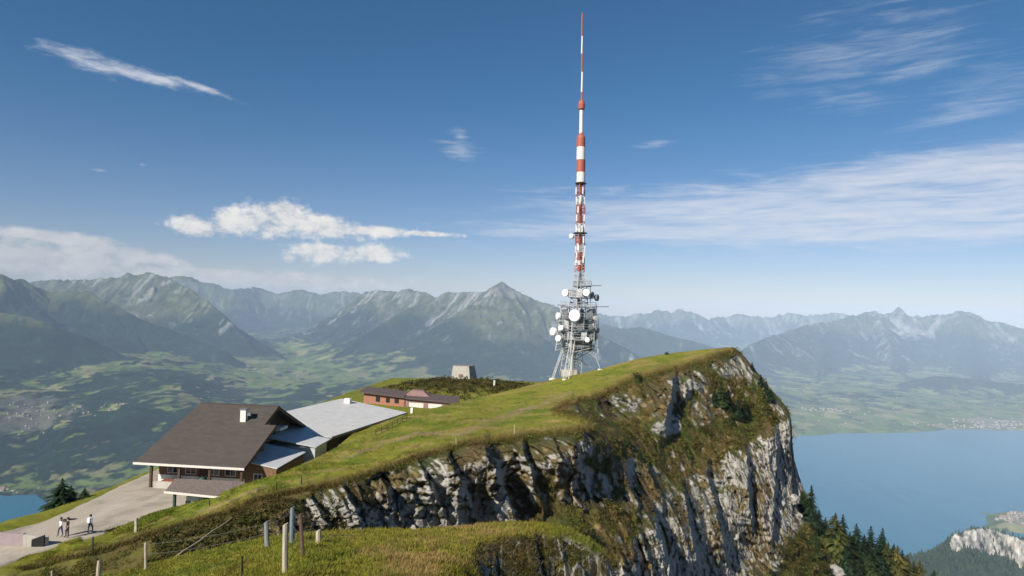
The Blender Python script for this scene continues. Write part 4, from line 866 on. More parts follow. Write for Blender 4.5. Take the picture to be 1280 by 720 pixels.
# ================================================================== built things
class MB:
    def __init__(s, M=None): s.V = []; s.F = []; s.M = M
    def _add(s, pts, faces):
        o = len(s.V); s.V += [np.array(p, float) for p in pts]; s.F += [[i+o for i in f] for f in faces]
    def hexa(s, b, t): s._add(list(b)+list(t), [[3,2,1,0],[4,5,6,7],[0,1,5,4],[1,2,6,5],[2,3,7,6],[3,0,4,7]]); return s
    def box(s, x0, x1, y0, y1, z0, z1): return s.hexa([(x0,y0,z0),(x1,y0,z0),(x1,y1,z0),(x0,y1,z0)], [(x0,y0,z1),(x1,y0,z1),(x1,y1,z1),(x0,y1,z1)])
    def slab(s, pts, th):
        """a sheet given by its upper outline, th thick"""
        pts = [np.array(p, float) for p in pts]; n = len(pts); nn = np.cross(pts[1]-pts[0], pts[2]-pts[0]); nn /= np.linalg.norm(nn)
        if nn[2] < 0: nn = -nn
        low = [p-nn*th for p in pts]; s._add(pts+low, [list(range(n)), list(range(2*n-1, n-1, -1))]+[[i, i+n, (i+1) % n+n, (i+1) % n] for i in range(n)]); return s
    def prism(s, pts, d):
        pts = [np.array(p, float) for p in pts]; d = np.array(d, float); n = len(pts)
        s._add(pts+[p+d for p in pts], [list(range(n)), list(range(2*n-1, n-1, -1))]+[[i, (i+1) % n, (i+1) % n+n, i+n] for i in range(n)]); return s
    def tube(s, a, b, r0, r1=None, n=8):
        a = np.array(a, float); b = np.array(b, float); r1 = r0 if r1 is None else r1; d = b-a; d /= np.linalg.norm(d); u = np.cross(d, (0, 0, 1) if abs(d[2]) < .9 else (1, 0, 0)); u /= np.linalg.norm(u); v = np.cross(d, u)
        A = [a+(u*math.cos(t)+v*math.sin(t))*r0 for t in np.arange(n)*2*math.pi/n]; B = [b+(u*math.cos(t)+v*math.sin(t))*r1 for t in np.arange(n)*2*math.pi/n]
        s._add(A+B, [list(range(n))[::-1], list(range(n, 2*n))]+[[i, (i+1) % n, (i+1) % n+n, i+n] for i in range(n)]); return s
    def lathe(s, prof, c, ax, n=20):
        c = np.array(c, float); d = np.array(ax, float); d /= np.linalg.norm(d); u = np.cross(d, (0, 0, 1) if abs(d[2]) < .9 else (1, 0, 0)); u /= np.linalg.norm(u); v = np.cross(d, u)
        pts = [c+d*h+(u*math.cos(t)+v*math.sin(t))*r for r, h in prof for t in np.arange(n)*2*math.pi/n]
        f = [[k*n+i, k*n+(i+1) % n, (k+1)*n+(i+1) % n, (k+1)*n+i] for k in range(len(prof)-1) for i in range(n)]; s._add(pts, f+[list(range(n))[::-1], list(range((len(prof)-1)*n, len(prof)*n))]); return s
    def build(s, name, mat, parent=None, bevel=0, smooth=False):
        me = bpy.data.meshes.new(name); V = [tuple(s.M @ Vector(v)) if s.M else tuple(v) for v in s.V]
        me.from_pydata(V, [], s.F); bm = bmesh.new(); bm.from_mesh(me); bmesh.ops.recalc_face_normals(bm, faces=bm.faces); bm.to_mesh(me); bm.free()
        me.materials.append(mat); o = bpy.data.objects.new(name, me); COL.objects.link(o)
        if parent: o.parent = parent
        if smooth:
            for p in me.polygons: p.use_smooth = True
        if bevel:
            m = o.modifiers.new('bevel', 'BEVEL'); m.width = bevel; m.segments = 2; m.limit_method = 'ANGLE'
        return o
MT = dict(
 roofbrown=mat_plain('brown_roof', (.074, .062, .053), .75, .24, .8, .5, stretch=(1, 1, 6)), wood=mat_plain('dark_timber', (.075, .048, .030), .8, .3, 3, .4, stretch=(1, 1, 5)), woodmid=mat_plain('brown_timber', (.16, .095, .055), .8, .3, 3, .4),
 fascia=mat_plain('pale_fascia', (.62, .58, .52), .6, .1, 3, .1), white=mat_plain('white_render', (.72, .69, .62), .85, .08, 2, .2), metal=mat_plain('pale_metal_roof', (.54, .525, .50), .55, .13, .7, .05, metal=.0, spec=.3), metalblue=mat_plain('blue_grey_sheet', (.50, .505, .51), .5, .12, 1, .1, spec=.3),
 glass=mat_plain('window_glass', (.03, .04, .05), .08, .1, 1, 0, spec=.6), dark=mat_plain('dark_opening', (.018, .017, .017), .9, .2, 2, .1), conc=mat_plain('pale_concrete', (.42, .39, .34), .9, .2, 1.2, .4), mauve=mat_plain('mauve_stucco', (.30, .24, .245), .9, .15, 1.5, .3),
 red=mat_plain('red_orange_paint', (.31, .145, .095), .7, .15, 2, .2), redroof=mat_plain('brown_felt', (.10, .075, .07), .85, .2, 2, .3), pinkwall=mat_plain('mauve_wall', (.25, .15, .14), .85, .15, 2, .2), shingle=mat_plain('wood_shingles', (.17, .135, .115), .9, .55, 5.5, .9), green=mat_plain('dark_green_paint', (.03, .06, .045), .6, .2, 3, .1),
 post=mat_plain('weathered_wood', (.42, .36, .28), .85, .3, 5, .5, stretch=(3, 3, .5)), postgrey=mat_plain('grey_wood', (.20, .21, .21), .85, .3, 5, .5, stretch=(3, 3, .5)), postblue=mat_plain('blue_grey_post', (.17, .20, .23), .7, .25, 4, .3), postbrown=mat_plain('brown_post', (.10, .06, .05), .85, .3, 5, .4), iron=mat_plain('dark_iron', (.02, .02, .02), .6, .2, 5, .1), wire=mat_plain('wire', (.22, .21, .20), .5, .1, 5, 0, metal=.6),
 steel=mat_plain('galvanised_steel', (.46, .47, .47), .5, .2, 1.5, .1, metal=.1, spec=.5), steeldark=mat_plain('dark_steel', (.15, .16, .17), .6, .2, 1.5, .1), dish=mat_plain('white_dish', (.82, .82, .80), .5, .04, 1, 0), mred=mat_plain('mast_red', (.36, .105, .07), .55, .12, 1.5, .1), mwhite=mat_plain('mast_white', (.66, .65, .63), .5, .06, 1.5, .05),
 skin=mat_plain('skin', (.48, .30, .22), .6, .05, 4, 0), hair=mat_plain('hair', (.05, .035, .025), .8, .2, 10, .1), cloth_white=mat_plain('white_cloth', (.74, .74, .74), .9, .06, 6, .1), cloth_blue=mat_plain('pale_blue_cloth', (.30, .40, .62), .9, .1, 6, .1), cloth_dark=mat_plain('dark_cloth', (.022, .024, .035), .9, .2, 6, .1), cloth_jeans=mat_plain('denim', (.05, .07, .13), .9, .2, 6, .1), flower=mat_plain('red_flowers', (.40, .05, .03), .8, .5, 9, .3), tablered=mat_plain('red_brown_wood', (.28, .085, .05), .7, .2, 4, .2), awning=mat_plain('faded_orange_cloth', (.46, .26, .18), .9, .1, 3, .1))
def lattice(mb, p0, p1, w0, w1, n, r, rb, rot=.0, horiz=True):
    """square lattice mast between two heights; four chords with zigzag bracing"""
    p0 = np.array(p0, float); p1 = np.array(p1, float)
    def ring(t):
        w_ = (w0+(w1-w0)*t)/2; c = p0+(p1-p0)*t
        return [c+np.array([math.cos(a+rot)*w_*1.414, math.sin(a+rot)*w_*1.414, 0]) for a in (math.pi/4, 3*math.pi/4, 5*math.pi/4, 7*math.pi/4)]
    R_ = [ring(k/n) for k in range(n+1)]
    for k in range(n):
        for i in range(4):
            mb.tube(R_[k][i], R_[k+1][i], r, n=5); j = (i+1) % 4
            if k % 2 == 0: mb.tube(R_[k][i], R_[k+1][j], rb, n=4)
            else: mb.tube(R_[k][j], R_[k+1][i], rb, n=4)
            if horiz: mb.tube(R_[k+1][i], R_[k+1][j], rb, n=4)
    return mb
# ------------------------------------------------------------------ transmission tower
def tower():
    Y0 = 141.5; base = P(719.5, 470, Y0); axx = float(P(726, 230, Y0)[0]); bx = float(base[0])
    t = empty('transmission_tower', (axx, Y0, base[2])); tag(t, 'tall red and white transmission mast with white dishes standing on the meadow', 'tower')
    k = Y0/F                                     # metres per photo pixel here
    def zz(py): return float(P(726, py, Y0)[2]-base[2])
    def off(px, py): return float(P(px, py, Y0)[0])-axx
    rot = .42
    # legs and feet
    ztop = zz(424)
    for i, (fx, fy, fd) in enumerate([(690, 474.5, 1.0), (704, 472, -4.2), (716, 469, 5.0), (750.5, 461.5, 1.5)]):
        g = on_ground(fx, fy); f = np.array([g[0]-axx, (Y0+fd-2)-Y0, 0.]); f[0] = off(fx, fy); f[2] = zz(fy)
        q = np.array([f[0]*.47+.1, f[1]*.55, ztop]); lg = MB(); pr = np.array([-f[1], f[0], 0]); pr /= np.linalg.norm(pr)+1e-6
        for sgn in (-1, 1): lg.tube(f+pr*.62*sgn, q+pr*.5*sgn, .085, .07, 6)
        for m_ in range(7):
            a = f+(q-f)*m_/7; b = f+(q-f)*(m_+1)/7; s_ = 1 if m_ % 2 else -1; lg.tube(a+pr*.60*s_, b-pr*.56*s_, .045, n=4); lg.tube(b-pr*.56, b+pr*.56, .04, n=4)
        lg.build('leg', MT['steel'], t)
        MB().hexa([f+np.array([a*1.0, b*1.0, -1.6]) for a, b in ((-1,-1),(1,-1),(1,1),(-1,1))], [f+np.array([a*.6, b*.6, .22]) for a, b in ((-1,-1),(1,-1),(1,1),(-1,1))]).build('footing', MT['fascia'], t, .05)
    br = MB()
    for a, b in [((701, 438), (742, 461)), ((742, 436), (716, 452)), ((698, 452), (722, 440)), ((707, 455), (728, 436)), ((733, 440), (748, 452))]:
        br.tube((off(*a), -.6, zz(a[1])), (off(*b), .9, zz(b[1])), .09, n=5)
    br.build('brace', MT['steel'], t)
    # lower trunk: cabin drum, column
    c0 = off(722, 430)
    MB().box(off(706, 430), off(727, 430), -2.2, 2.0, zz(431), zz(418)).build('equipment_cabin', MT['steeldark'], t, .06)
    MB().tube((off(714, 440), -1.2, zz(470)), (off(714, 440), -1.2, zz(430)), .38, n=12).build('cable_duct', MT['steel'], t)
    MB().hexa([(off(709, 470)+a, b, zz(470)) for a, b in ((-1.4,-2.6),(1.9,-2.6),(1.9,0),(-1.4,0))], [(off(709, 470)+a, b, zz(462)) for a, b in ((-1.4,-2.6),(1.9,-2.6),(1.9,0),(-1.4,0))]).build('equipment_shed', MT['conc'], t, .05)
    body = MB(); lattice(body, (off(721, 432), 0, zz(440)), (off(722, 383), 0, zz(383)), 6.8, 5.2, 7, .13, .07, rot); lattice(body, (off(721, 432), 0, zz(440)), (off(722, 383), 0, zz(383)), 2.6, 2.4, 8, .10, .05, rot+.3)
    lattice(body, (off(713, 470), .5, zz(471)), (off(717, 437), .3, zz(437)), 3.4, 3.0, 5, .09, .05, rot)
    body.build('lattice_body', MT['steel'], t)
    # platforms
    def platform(py, r, px=722, rail=True, nm='platform', mat='steeldark'):
        z = zz(py); c = off(px, py); p = MB(); n = 12; pts = [(c+math.cos(a)*r, math.sin(a)*r, z) for a in np.arange(n)*2*math.pi/n+.2]; p.slab(pts, .16)
        o = p.build(nm, MT[mat], t)
        if rail:
            h = MB()
            for i, q in enumerate(pts):
                w_ = pts[(i+1) % n]; a = np.array(q); b = np.array(w_); h.tube(a, a+np.array([0, 0, 1.1]), .035, n=4); h.tube(a+np.array([0, 0, 1.1]), b+np.array([0, 0, 1.1]), .035, n=4); h.tube(a+np.array([0, 0, .55]), b+np.array([0, 0, .55]), .03, n=4)
            h.build('railing', MT['steel'], o)
    for py, r, px in [(437, 3.3, 721), (424, 4.1, 722), (411, 4.3, 722), (398, 4.2, 723), (384, 4.0, 723)]: platform(py, r, px)
    platform(372, 2.6, 727); platform(357.5, 2.0, 728)
    # equipment racks and boxes between the platforms
    r = np.random.default_rng(4); eq = 0
    for lo, hi, rad, cnt in [(437, 424, 2.7, 5), (424, 411, 3.4, 7), (411, 398, 3.5, 7), (398, 384, 3.3, 6), (372, 358, 1.7, 3)]:
        for q in range(cnt):
            a = 2*math.pi*(q+r.random()*.6)/cnt; c = np.array([off(722.5, lo)+math.cos(a)*rad, math.sin(a)*rad]); z0 = zz(lo)+.02; s = r.uniform(.35, .8); h = (zz(hi)-zz(lo))*r.uniform(.5, .9)
            MB().box(c[0]-s, c[0]+s, c[1]-s*.6, c[1]+s*.6, z0, z0+h).build('equipment_box', MT[('steel', 'steel', 'steeldark', 'metalblue', 'conc')[int(r.integers(5))]], t, .04)
            x1 = c[0]+math.cos(a)*1.0; y1 = c[1]+math.sin(a)*1.0
            if q % 2 == 0: MB().tube((x1, y1, z0-.6), (x1, y1, z0+h+1.1), .07, n=6).tube((x1, y1, z0+.3), (c[0], c[1], z0+.3), .05, n=5).build('antenna_pole', MT['steel'], t)
    # dishes: photo position, diameter in photo px, facing (x, y)
    for px, py, d, fx, fy, dy, mat in [(716.5, 394.5, 15.5, -.42, -.9, -4.2, 'dish'), (706, 367, 9.5, -.55, -.83, -2.2, 'dish'), (731.5, 366, 9.5, -.35, -.93, -2.6, 'dish'), (691, 415, 10.5, -.8, -.6, -2.4, 'dish'), (697, 423, 8.5, -.62, -.78, -3.0, 'dish'), (731.5, 423.5, 6.5, -.3, -.95, -4.0, 'dish'), (697.5, 396, 9.5, -.95, -.3, -1.0, 'dish'), (700, 410, 7, -.5, -.85, -3.2, 'dish'), (739, 368, 8, .75, -.65, -1.0, 'steeldark'), (746, 371.5, 9, .85, -.5, .2, 'steeldark'), (742.5, 397, 7, .4, -.9, -3, 'steel'), (745, 412, 8, .8, -.6, -1.5, 'steeldark'), (736, 408, 7, .2, -.97, -3.6, 'steeldark')]:
        R_ = d*k/2*.93; c = np.array([off(px, py), dy, zz(py)]); ax = np.array([fx, fy, .02])
        o = MB().lathe([(R_*.35, -R_*.75), (R_*.8, -R_*.5), (R_*1.0, -R_*.28), (R_*1.0, R_*.34), (R_*.93, R_*.46), (.02, R_*.50)], c, ax, 24).build('microwave_dish', MT[mat], t, smooth=False)
        ax /= np.linalg.norm(ax); MB().tube(c-ax*R_*.7, c-ax*(R_*.7+1.1), .12, n=6).tube(c-ax*(R_*.7+.9)+np.array([0, 0, -1.0]), c-ax*(R_*.7+.9)+np.array([0, 0, 1.0]), .07, n=6).build('mount', MT['steel'], o)
    # long horizontal arms with aerials
    for (xa, ya, xb, yb) in [(696, 382, 722, 384), (722, 383.5, 760, 382.3), (728, 357.5, 751, 356.5), (709, 363.5, 722, 365)]:
        MB().tube((off(xa, ya), -1.6, zz(ya)), (off(xb, yb), -1.3, zz(yb)), .10, n=6).build('aerial_arm', MT['steeldark'], t)
    MB().tube((off(736, 357), -.4, zz(357)), (off(736, 344), -.4, zz(344)), .06, n=6).tube((off(736, 345), -.4, zz(345)), (off(731, 347), -.4, zz(347)), .04, n=5).build('antenna_pole', MT['steel'], t)
    # neck
    nk = MB(); lattice(nk, (off(723.5, 384), 0, zz(384)), (off(724.3, 357), 0, zz(357)), 2.9, 2.3, 5, .11, .06, rot); lattice(nk, (off(724.3, 357), 0, zz(357)), (off(724.8, 340), 0, zz(340)), 2.3, 1.5, 4, .10, .05, rot); nk.build('lattice_neck', MT['steel'], t)
    MB().tube((off(723.5, 384), 0, zz(384)), (off(724.5, 342), 0, zz(342)), .35, n=10).build('cable_duct', MT['steeldark'], t)
    # lattice mast in red and white bays
    bays = [(340, 332, 'mred'), (332, 326, 'mwhite'), (326, 316, 'mred'), (316, 307, 'mwhite'), (307, 294, 'mred'), (294, 280, 'mwhite'), (280, 270, 'mred'), (270, 256, 'mred'), (256, 246, 'mwhite'), (246, 230, 'mred')]
    for lo, hi, m_ in bays:
        w_ = np.interp(lo, [228, 340], [1.25, 1.5]); mb = MB(); lattice(mb, (off(np.interp(lo, [230, 340], [726, 724.6]), lo), 0, zz(lo)), (off(np.interp(hi, [230, 340], [726, 724.6]), hi), 0, zz(hi)), w_, w_, 3 if lo-hi > 8 else 2, .10, .055, rot); mb.tube((off(np.interp(lo, [230, 340], [726, 724.6]), lo), 0, zz(lo)), (off(np.interp(hi, [230, 340], [726, 724.6]), hi), 0, zz(hi)-.002), .30, n=8); mb.build('mast_bay', MT[m_], t)
        for q in range(3):
            a = q*2.1+lo; c = off(725.3, lo)+math.cos(a)*.95; z0 = zz(lo)+.5; MB().box(c-.14, c+.14, math.sin(a)*.95-.14, math.sin(a)*.95+.14, z0, z0+1.5).build('panel_antenna', MT['mwhite' if (q+int(lo)) % 3 else m_], t)
    platform(291, 1.55, 725.2, False, 'platform', 'wood'); platform(229, 1.25, 726, False, 'platform', 'wood')
    MB().lathe([(.35, -.5), (.55, -.3), (.55, .3), (.3, .5)], (off(714.5, 296), -.3, zz(296)), (-.7, -.7, 0), 14).build('drum_antenna', MT['dish'], t)
    for lo, hi, m_, r0 in [(228, 215.5, 'mwhite', .95), (215.5, 200, 'mred', .95), (200, 184, 'mwhite', .95), (184, 173, 'mred', .95)]:
        MB().tube((off(726, lo), 0, zz(lo)), (off(726.3, hi), 0, zz(hi)-.01), r0, n=24).build('mast_cylinder', MT[m_], t)
    MB().lathe([(.95, 0), (.80, .5), (.45, 1.0), (.40, 1.3)], (off(726.3, 173), 0, zz(173)), (0, 0, 1), 20).build('mast_cap', MT['mred'], t)
    MB().tube((off(726.3, 168), 0, zz(168)), (off(726.8, 138), 0, zz(138)), .42, n=14).build('mast_tube', MT['mwhite'], t)
    MB().lathe([(.42, 0), (.72, .3), (.78, 1.3), (.6, 2.0), (.34, 2.3)], (off(726.8, 138), 0, zz(138)), (0, 0, 1), 16).build('mast_collar', MT['mred'], t)
    tips = [(126, 115, 'mred'), (115, 90, 'mwhite'), (90, 67, 'mred'), (67, 45, 'mwhite'), (45, 17, 'mred')]
    for lo, hi, m_ in tips:
        f = np.interp(lo, [14, 126], [.15, .21]); MB().tube((off(727.2, lo), 0, zz(lo)), (off(727.2, lo), 0, zz(hi)-.01), f, f*.97, 10).build('antenna_section', MT[m_], t)
    MB().tube((off(727.2, 18), 0, zz(17)), (off(727.2, 18), 0, zz(13.5)), .06, .02, 6).build('lightning_rod', MT['steeldark'], t)
tower()
# ------------------------------------------------------------------ mountain house: local axes u (along the eave, to the left), v (away), z
HO = np.array([-29.9, 72.7, 0]); HU = np.array([-.996, .09, 0]); HV = np.array([.09, .996, 0])
HM = Matrix(((HU[0], HV[0], 0, 0), (HU[1], HV[1], 0, 0), (0, 0, 1, 0), (0, 0, 0, 1)))
def window(parent, u0, u1, v0, v1, z0, z1, frame='fascia'):
    """casement on a wall face v=const (u0<u1) or u=const (v0<v1)"""
    if u0 < u1:
        fr = MB(HM); d = v0
        for a in ((u0-.07, u0, z0-.07, z1+.07), (u1, u1+.07, z0-.07, z1+.07), (u0, u1, z1, z1+.07), (u0, u1, z0-.07, z0), ((u0+u1)/2-.025, (u0+u1)/2+.025, z0, z1)): fr.box(a[0], a[1], d-.07, d+.02, a[2], a[3])
        w_ = fr.build('window', MT[frame], parent); MB(HM).box(u0, u1, d-.03, d+.01, z0, z1).build('pane', MT['glass'], w_)
    else:
        fr = MB(HM); d = u0
        for a in ((v0-.07, v0, z0-.07, z1+.07), (v1, v1+.07, z0-.07, z1+.07), (v0, v1, z1, z1+.07), (v0, v1, z0-.07, z0), ((v0+v1)/2-.025, (v0+v1)/2+.025, z0, z1)): fr.box(d-.07, d+.02, a[0], a[1], a[2], a[3])
        w_ = fr.build('window', MT[frame], parent); MB(HM).box(d-.03, d+.01, v0, v1, z0, z1).build('pane', MT['glass'], w_)
def house():
    t = empty('mountain_house', tuple(HO+np.array([0, 0, ZG]))); tag(t, 'big mountain restaurant with a broad brown gabled roof and open veranda', 'house')
    z0 = 0.; ez = 3.0; rz = 8.0; sl_ = (rz-ez)/11.
    def rz_(v): return ez+v*sl_
    # front slope: lower part reaches further out than the upper
    MB(HM).slab([(-.75, -.25, rz_(-.25)), (12.25, -.25, rz_(-.25)), (11.6, 7.3, rz_(7.3)), (-.75, 7.3, rz_(7.3))], .20).build('roof', MT['roofbrown'], t)
    MB(HM).slab([(.75, 7.304, rz_(7.304)), (11.6, 7.304, rz_(7.304)), (11.2, 11.0, rz_(11)), (.75, 11.0, rz_(11))], .20).build('roof', MT['roofbrown'], t)
    MB(HM).slab([(.75, 11.003, rz_(11)), (11.2, 11.003, rz_(11)), (11.6, 20.2, rz_(1.8)), (.75, 20.2, rz_(1.8))], .20).build('roof', MT['roofbrown'], t)
    MB(HM).box(.72, 11.25, 10.85, 11.15, rz-.02, rz+.07).build('ridge_cap', MT['roofbrown'], t)
    # fascia along the eave and dark barge boards on the gable
    MB(HM).box(-.80, 12.3, -.34, -.255, rz_(-.25)-.22, rz_(-.25)+.03).build('gutter', MT['fascia'], t)
    MB(HM).prism([(-.82, -.25, rz_(-.25)-.42), (-.82, 7.3, rz_(7.3)-.42), (-.82, 7.3, rz_(7.3)+.03), (-.82, -.25, rz_(-.25)+.03)], (.065, 0, 0)).build('barge_board', MT['wood'], t)
    MB(HM).prism([(.68, 7.3, rz_(7.3)-.42), (.68, 11, rz-.42), (.68, 11, rz+.03), (.68, 7.3, rz_(7.3)+.03)], (.065, 0, 0)).build('barge_board', MT['wood'], t)
    MB(HM).prism([(.68, 20.2, rz_(1.8)-.42), (.68, 11.004, rz-.42), (.68, 11.004, rz+.03), (.68, 20.2, rz_(1.8)+.03)], (.065, 0, 0)).build('barge_board', MT['wood'], t)
    # walls
    w_ = MB(HM); w_.prism([(2.2, 7.2, -.6), (2.2, 18.4, -.6), (2.2, 18.4, rz_(3.6)-.24), (2.2, 11, rz-.24), (2.2, 7.2, rz_(7.2)-.24)], (8.8, 0, 0)); w_.build('wall', MT['wood'], t)
    MB(HM).prism([(.55, 2.4, -.6), (.55, 7.18, -.6), (.55, 7.18, rz_(7.18)-.24), (.55, 2.4, rz_(2.4)-.24)], (10.4, 0, 0)).build('front_wall', MT['woodmid'], t)
    MB(HM).box(.50, 10.98, 2.36, 2.395, -.6, .95).build('plinth', MT['white'], t)
    for u in (1.6, 3.6, 6.4, 8.6): window(t, u, u+1.2, 2.4, 0, 1.25, 2.6)
    for v in (3.4, 5.2): window(t, .55, 0, v, v+1.0, 2.0, 3.1)
    for v, z in ((9.0, 3.4), (11.4, 3.4), (13.8, 3.4), (10.4, 5.4)): window(t, 2.2, 0, v, v+1.1, z, z+1.2)
    d_ = MB(HM).box(5.0, 6.0, 2.33, 2.39, 0, 2.1).build('door', MT['wood'], t); MB(HM).box(5.1, 5.16, 2.27, 2.33, 1.0, 1.15).build('handle', MT['steel'], d_)
    # veranda posts
    for u in (10.35, 7.0, 3.4, -.35): MB(HM).box(u-.13, u+.13, -.02, .24, -.6, rz_(.1)-.21).build('pillar', MT['wood'], t, .01)
    MB(HM).box(-.4, 10.4, -.0, .2, rz_(.1)-.5, rz_(.1)-.24).build('eave_beam', MT['wood'], t)
    MB(HM).box(7.4, 9.9, -.12, .12, .05, .85).build('veranda_wall', MT['conc'], t)
    # chimney with a flat cap and a dark box at its right-hand side
    zc = rz_(7.9); c = MB(HM).box(3.35, 4.05, 7.6, 8.2, zc-.4, zc+1.35).build('chimney', MT['white'], t); MB(HM).box(3.25, 4.15, 7.5, 8.3, zc+1.35, zc+1.47).box(2.8, 3.34, 7.75, 8.1, zc+.62, zc+.98).build('cap_and_side_box', MT['steeldark'], c)
    # balcony table-like white ledge under the gable and side annexes
    MB(HM).box(.9, 2.1, 12.2, 14.4, 4.6, 4.95).build('balcony', MT['white'], t)
    a = MB(HM).slab([(-3.45, 2.2, 2.45), (-3.6, 9.9, 2.62), (2.15, 9.9, 3.5), (.5, 2.2, 3.05)], .12).build('annex_roof', MT['metalblue'], t)
    MB(HM).prism([(-3.3, 2.35, -.9), (.5, 2.35, -.9), (.5, 2.35, 2.86), (-3.3, 2.35, 2.28)], (0, .2, 0)).build('annex_front', MT['woodmid'], t)
    MB(HM).box(-3.35, -3.15, 2.56, 9.8, -.9, 2.2).build('annex_wall', MT['woodmid'], t)
    window(t, -1.6, -.7, 2.34, 0, .5, 1.6, 'white')
    MB(HM).slab([(-4.4, 11.2, 3.0), (-4.6, 15.8, 3.15), (2.1, 15.8, 4.05), (2.1, 11.2, 3.9)], .12).build('annex_roof', MT['metalblue'], t)
    MB(HM).box(-4.2, 2.1, 11.4, 15.4, -.9, 2.82).build('annex_block', MT['steel'], t)
    for i in range(1): pass
    for o in t.children: o.matrix_parent_inverse = Matrix.Identity(4)
house()
# small things on the veranda
def hb(name, mbs, label, cat, group=None, at=(0, 0)):
    e = empty(name, tuple(HO+HU*at[0]+HV*at[1]+np.array([0, 0, ZG]))); tag(e, label, cat, group)
    for nm, mb, m in mbs: mb.build(nm, MT[m], e, .01)
    return e
for u, v, lab in ((8.6, 1.0, 'red brown veranda table nearest the corner pillar'), (5.6, 1.1, 'red brown veranda table beside the pale round barrel')):
    hb('veranda_table', [('tabletop', MB(HM).box(-.9, .9, -.4, .4, .70, .76), 'tablered'), ('bench', MB(HM).box(-.9, .9, -.85, -.6, .40, .45), 'tablered'), ('bench', MB(HM).box(-.9, .9, .6, .85, .40, .45), 'tablered'), ('leg', MB(HM).box(-.75, -.65, -.8, .8, .22, .70), 'tablered'), ('leg', MB(HM).box(.65, .75, -.8, .8, .22, .70), 'tablered')], lab, 'table', 'tables on the veranda', (u, v))
hb('barrel_planter', [('barrel', MB(HM).lathe([(.40, .2), (.52, .5), (.52, .9), (.42, 1.2)], (0, 0, 0), (0, 0, 1), 16), 'white'), ('plant', MB(HM).lathe([(.35, 1.2), (.5, 1.4), (.3, 1.65), (.05, 1.75)], (0, 0, 0), (0, 0, 1), 9), 'green')], 'white round barrel planter under the middle of the eave', 'planter', None, (4.0, -.3))
hb('flower_trough', [('trough', MB(HM).box(-1.2, 1.2, -.2, .2, .2, .75), 'white'), ('flowers', MB(HM).box(-1.15, 1.15, -.16, .16, .75, .98), 'flower')], 'long white flower trough near the gable end of the veranda', 'planter', None, (1.4, -.4))
# shed with a shingle roof in front of the veranda
def shed():
    e0 = Pz(206, 614, -19.25); e1 = Pz(277, 621, -19.25); d = (e1-e0); L_ = np.linalg.norm(d[:2]); u = d/L_; u[2] = 0; v = np.array([-u[1], u[0], 0])
    t = empty('open_shed', (float(e0[0]), float(e0[1]), ZG)); tag(t, 'small open shed with a mottled shingle roof below the veranda', 'shed')
    M_ = Matrix(((u[0], v[0], 0, 0), (u[1], v[1], 0, 0), (0, 0, 1, 0), (0, 0, 0, 1))); zr = 2.45
    lc = [Pz(*q) for q in ((219, 598, -18.8), (306, 602, -18.8))]; lc = [((q-e0).dot(u), (q-e0).dot(v), zr+.45) for q in lc]
    MB(M_).slab([(0, 0, zr), (L_+2.4, 0, zr), lc[1], lc[0]], .12).build('roof', MT['shingle'], t)
    MB(M_).box(-.03, L_+2.4, -.09, -.005, zr-.18, zr+.02).build('gutter', MT['fascia'], t)
    for x in (.75, 5.3): MB(M_).box(x, x+.22, .25, .47, -.4, zr-.12).build('post', MT['green'], t)
    MB(M_).box(1.5, 4.6, 1.2, 1.4, 0, 1.75).build('wall', MT['white'], t); MB(M_).box(4.61, 7.2, 1.0, 2.4, 0, 2.4).build('store_wall', MT['wood'], t)
    MB(M_).box(1.5, 2.05, 1.12, 1.19, .05, 1.3).build('door', MT['dark'], t)
shed()
# the station with the wide pale metal roof
def station():
    c = [Pz(415, 546, -18.6), Pz(509, 515.5, -18.6)]; a, b = c; d = b-a; L_ = np.linalg.norm(d[:2]); v = d/L_; v[2] = 0; u = np.array([-v[1], v[0], 0])
    t = empty('cable_car_station', (float(a[0]), float(a[1]), ZG)); tag(t, 'long low station building under a wide pale grey metal roof', 'building')
    M_ = Matrix(((u[0], v[0], 0, 0), (u[1], v[1], 0, 0), (0, 0, 1, 0), (0, 0, 0, 1))); z1 = -18.6-ZG
    MB(M_).slab([(0, 0, z1), (0, L_, z1), (12.6, L_-.6, z1+1.55), (12.6, -6, z1+1.55), (0, -.02, z1)], .18).build('roof', MT['metal'], t)
    MB(M_).box(.8, 12, -1, L_-.5, -2.5, z1-.13).build('wall', MT['wood'], t)
    MB(M_).box(-.06, -.004, -.1, L_+.1, z1-.3, z1+.02).build('gutter', MT['steeldark'], t)
    for k in range(4): MB(M_).box(.74, .79, 3+k*5.2, 6+k*5.2, z1-2.2, z1-.9).build('window', MT['glass'], t)
    p = MB(M_); p.box(-1.2, -.8, L_-.4, L_, -1.5, z1+.9); p.build('post', MT['white'], t)
    for k in range(3): pass
    MB(M_).box(9.5, 10.6, L_-3.0, L_-2.2, z1+1.2, z1+2.0).build('roof_vent', MT['white'], t, .02)
station()
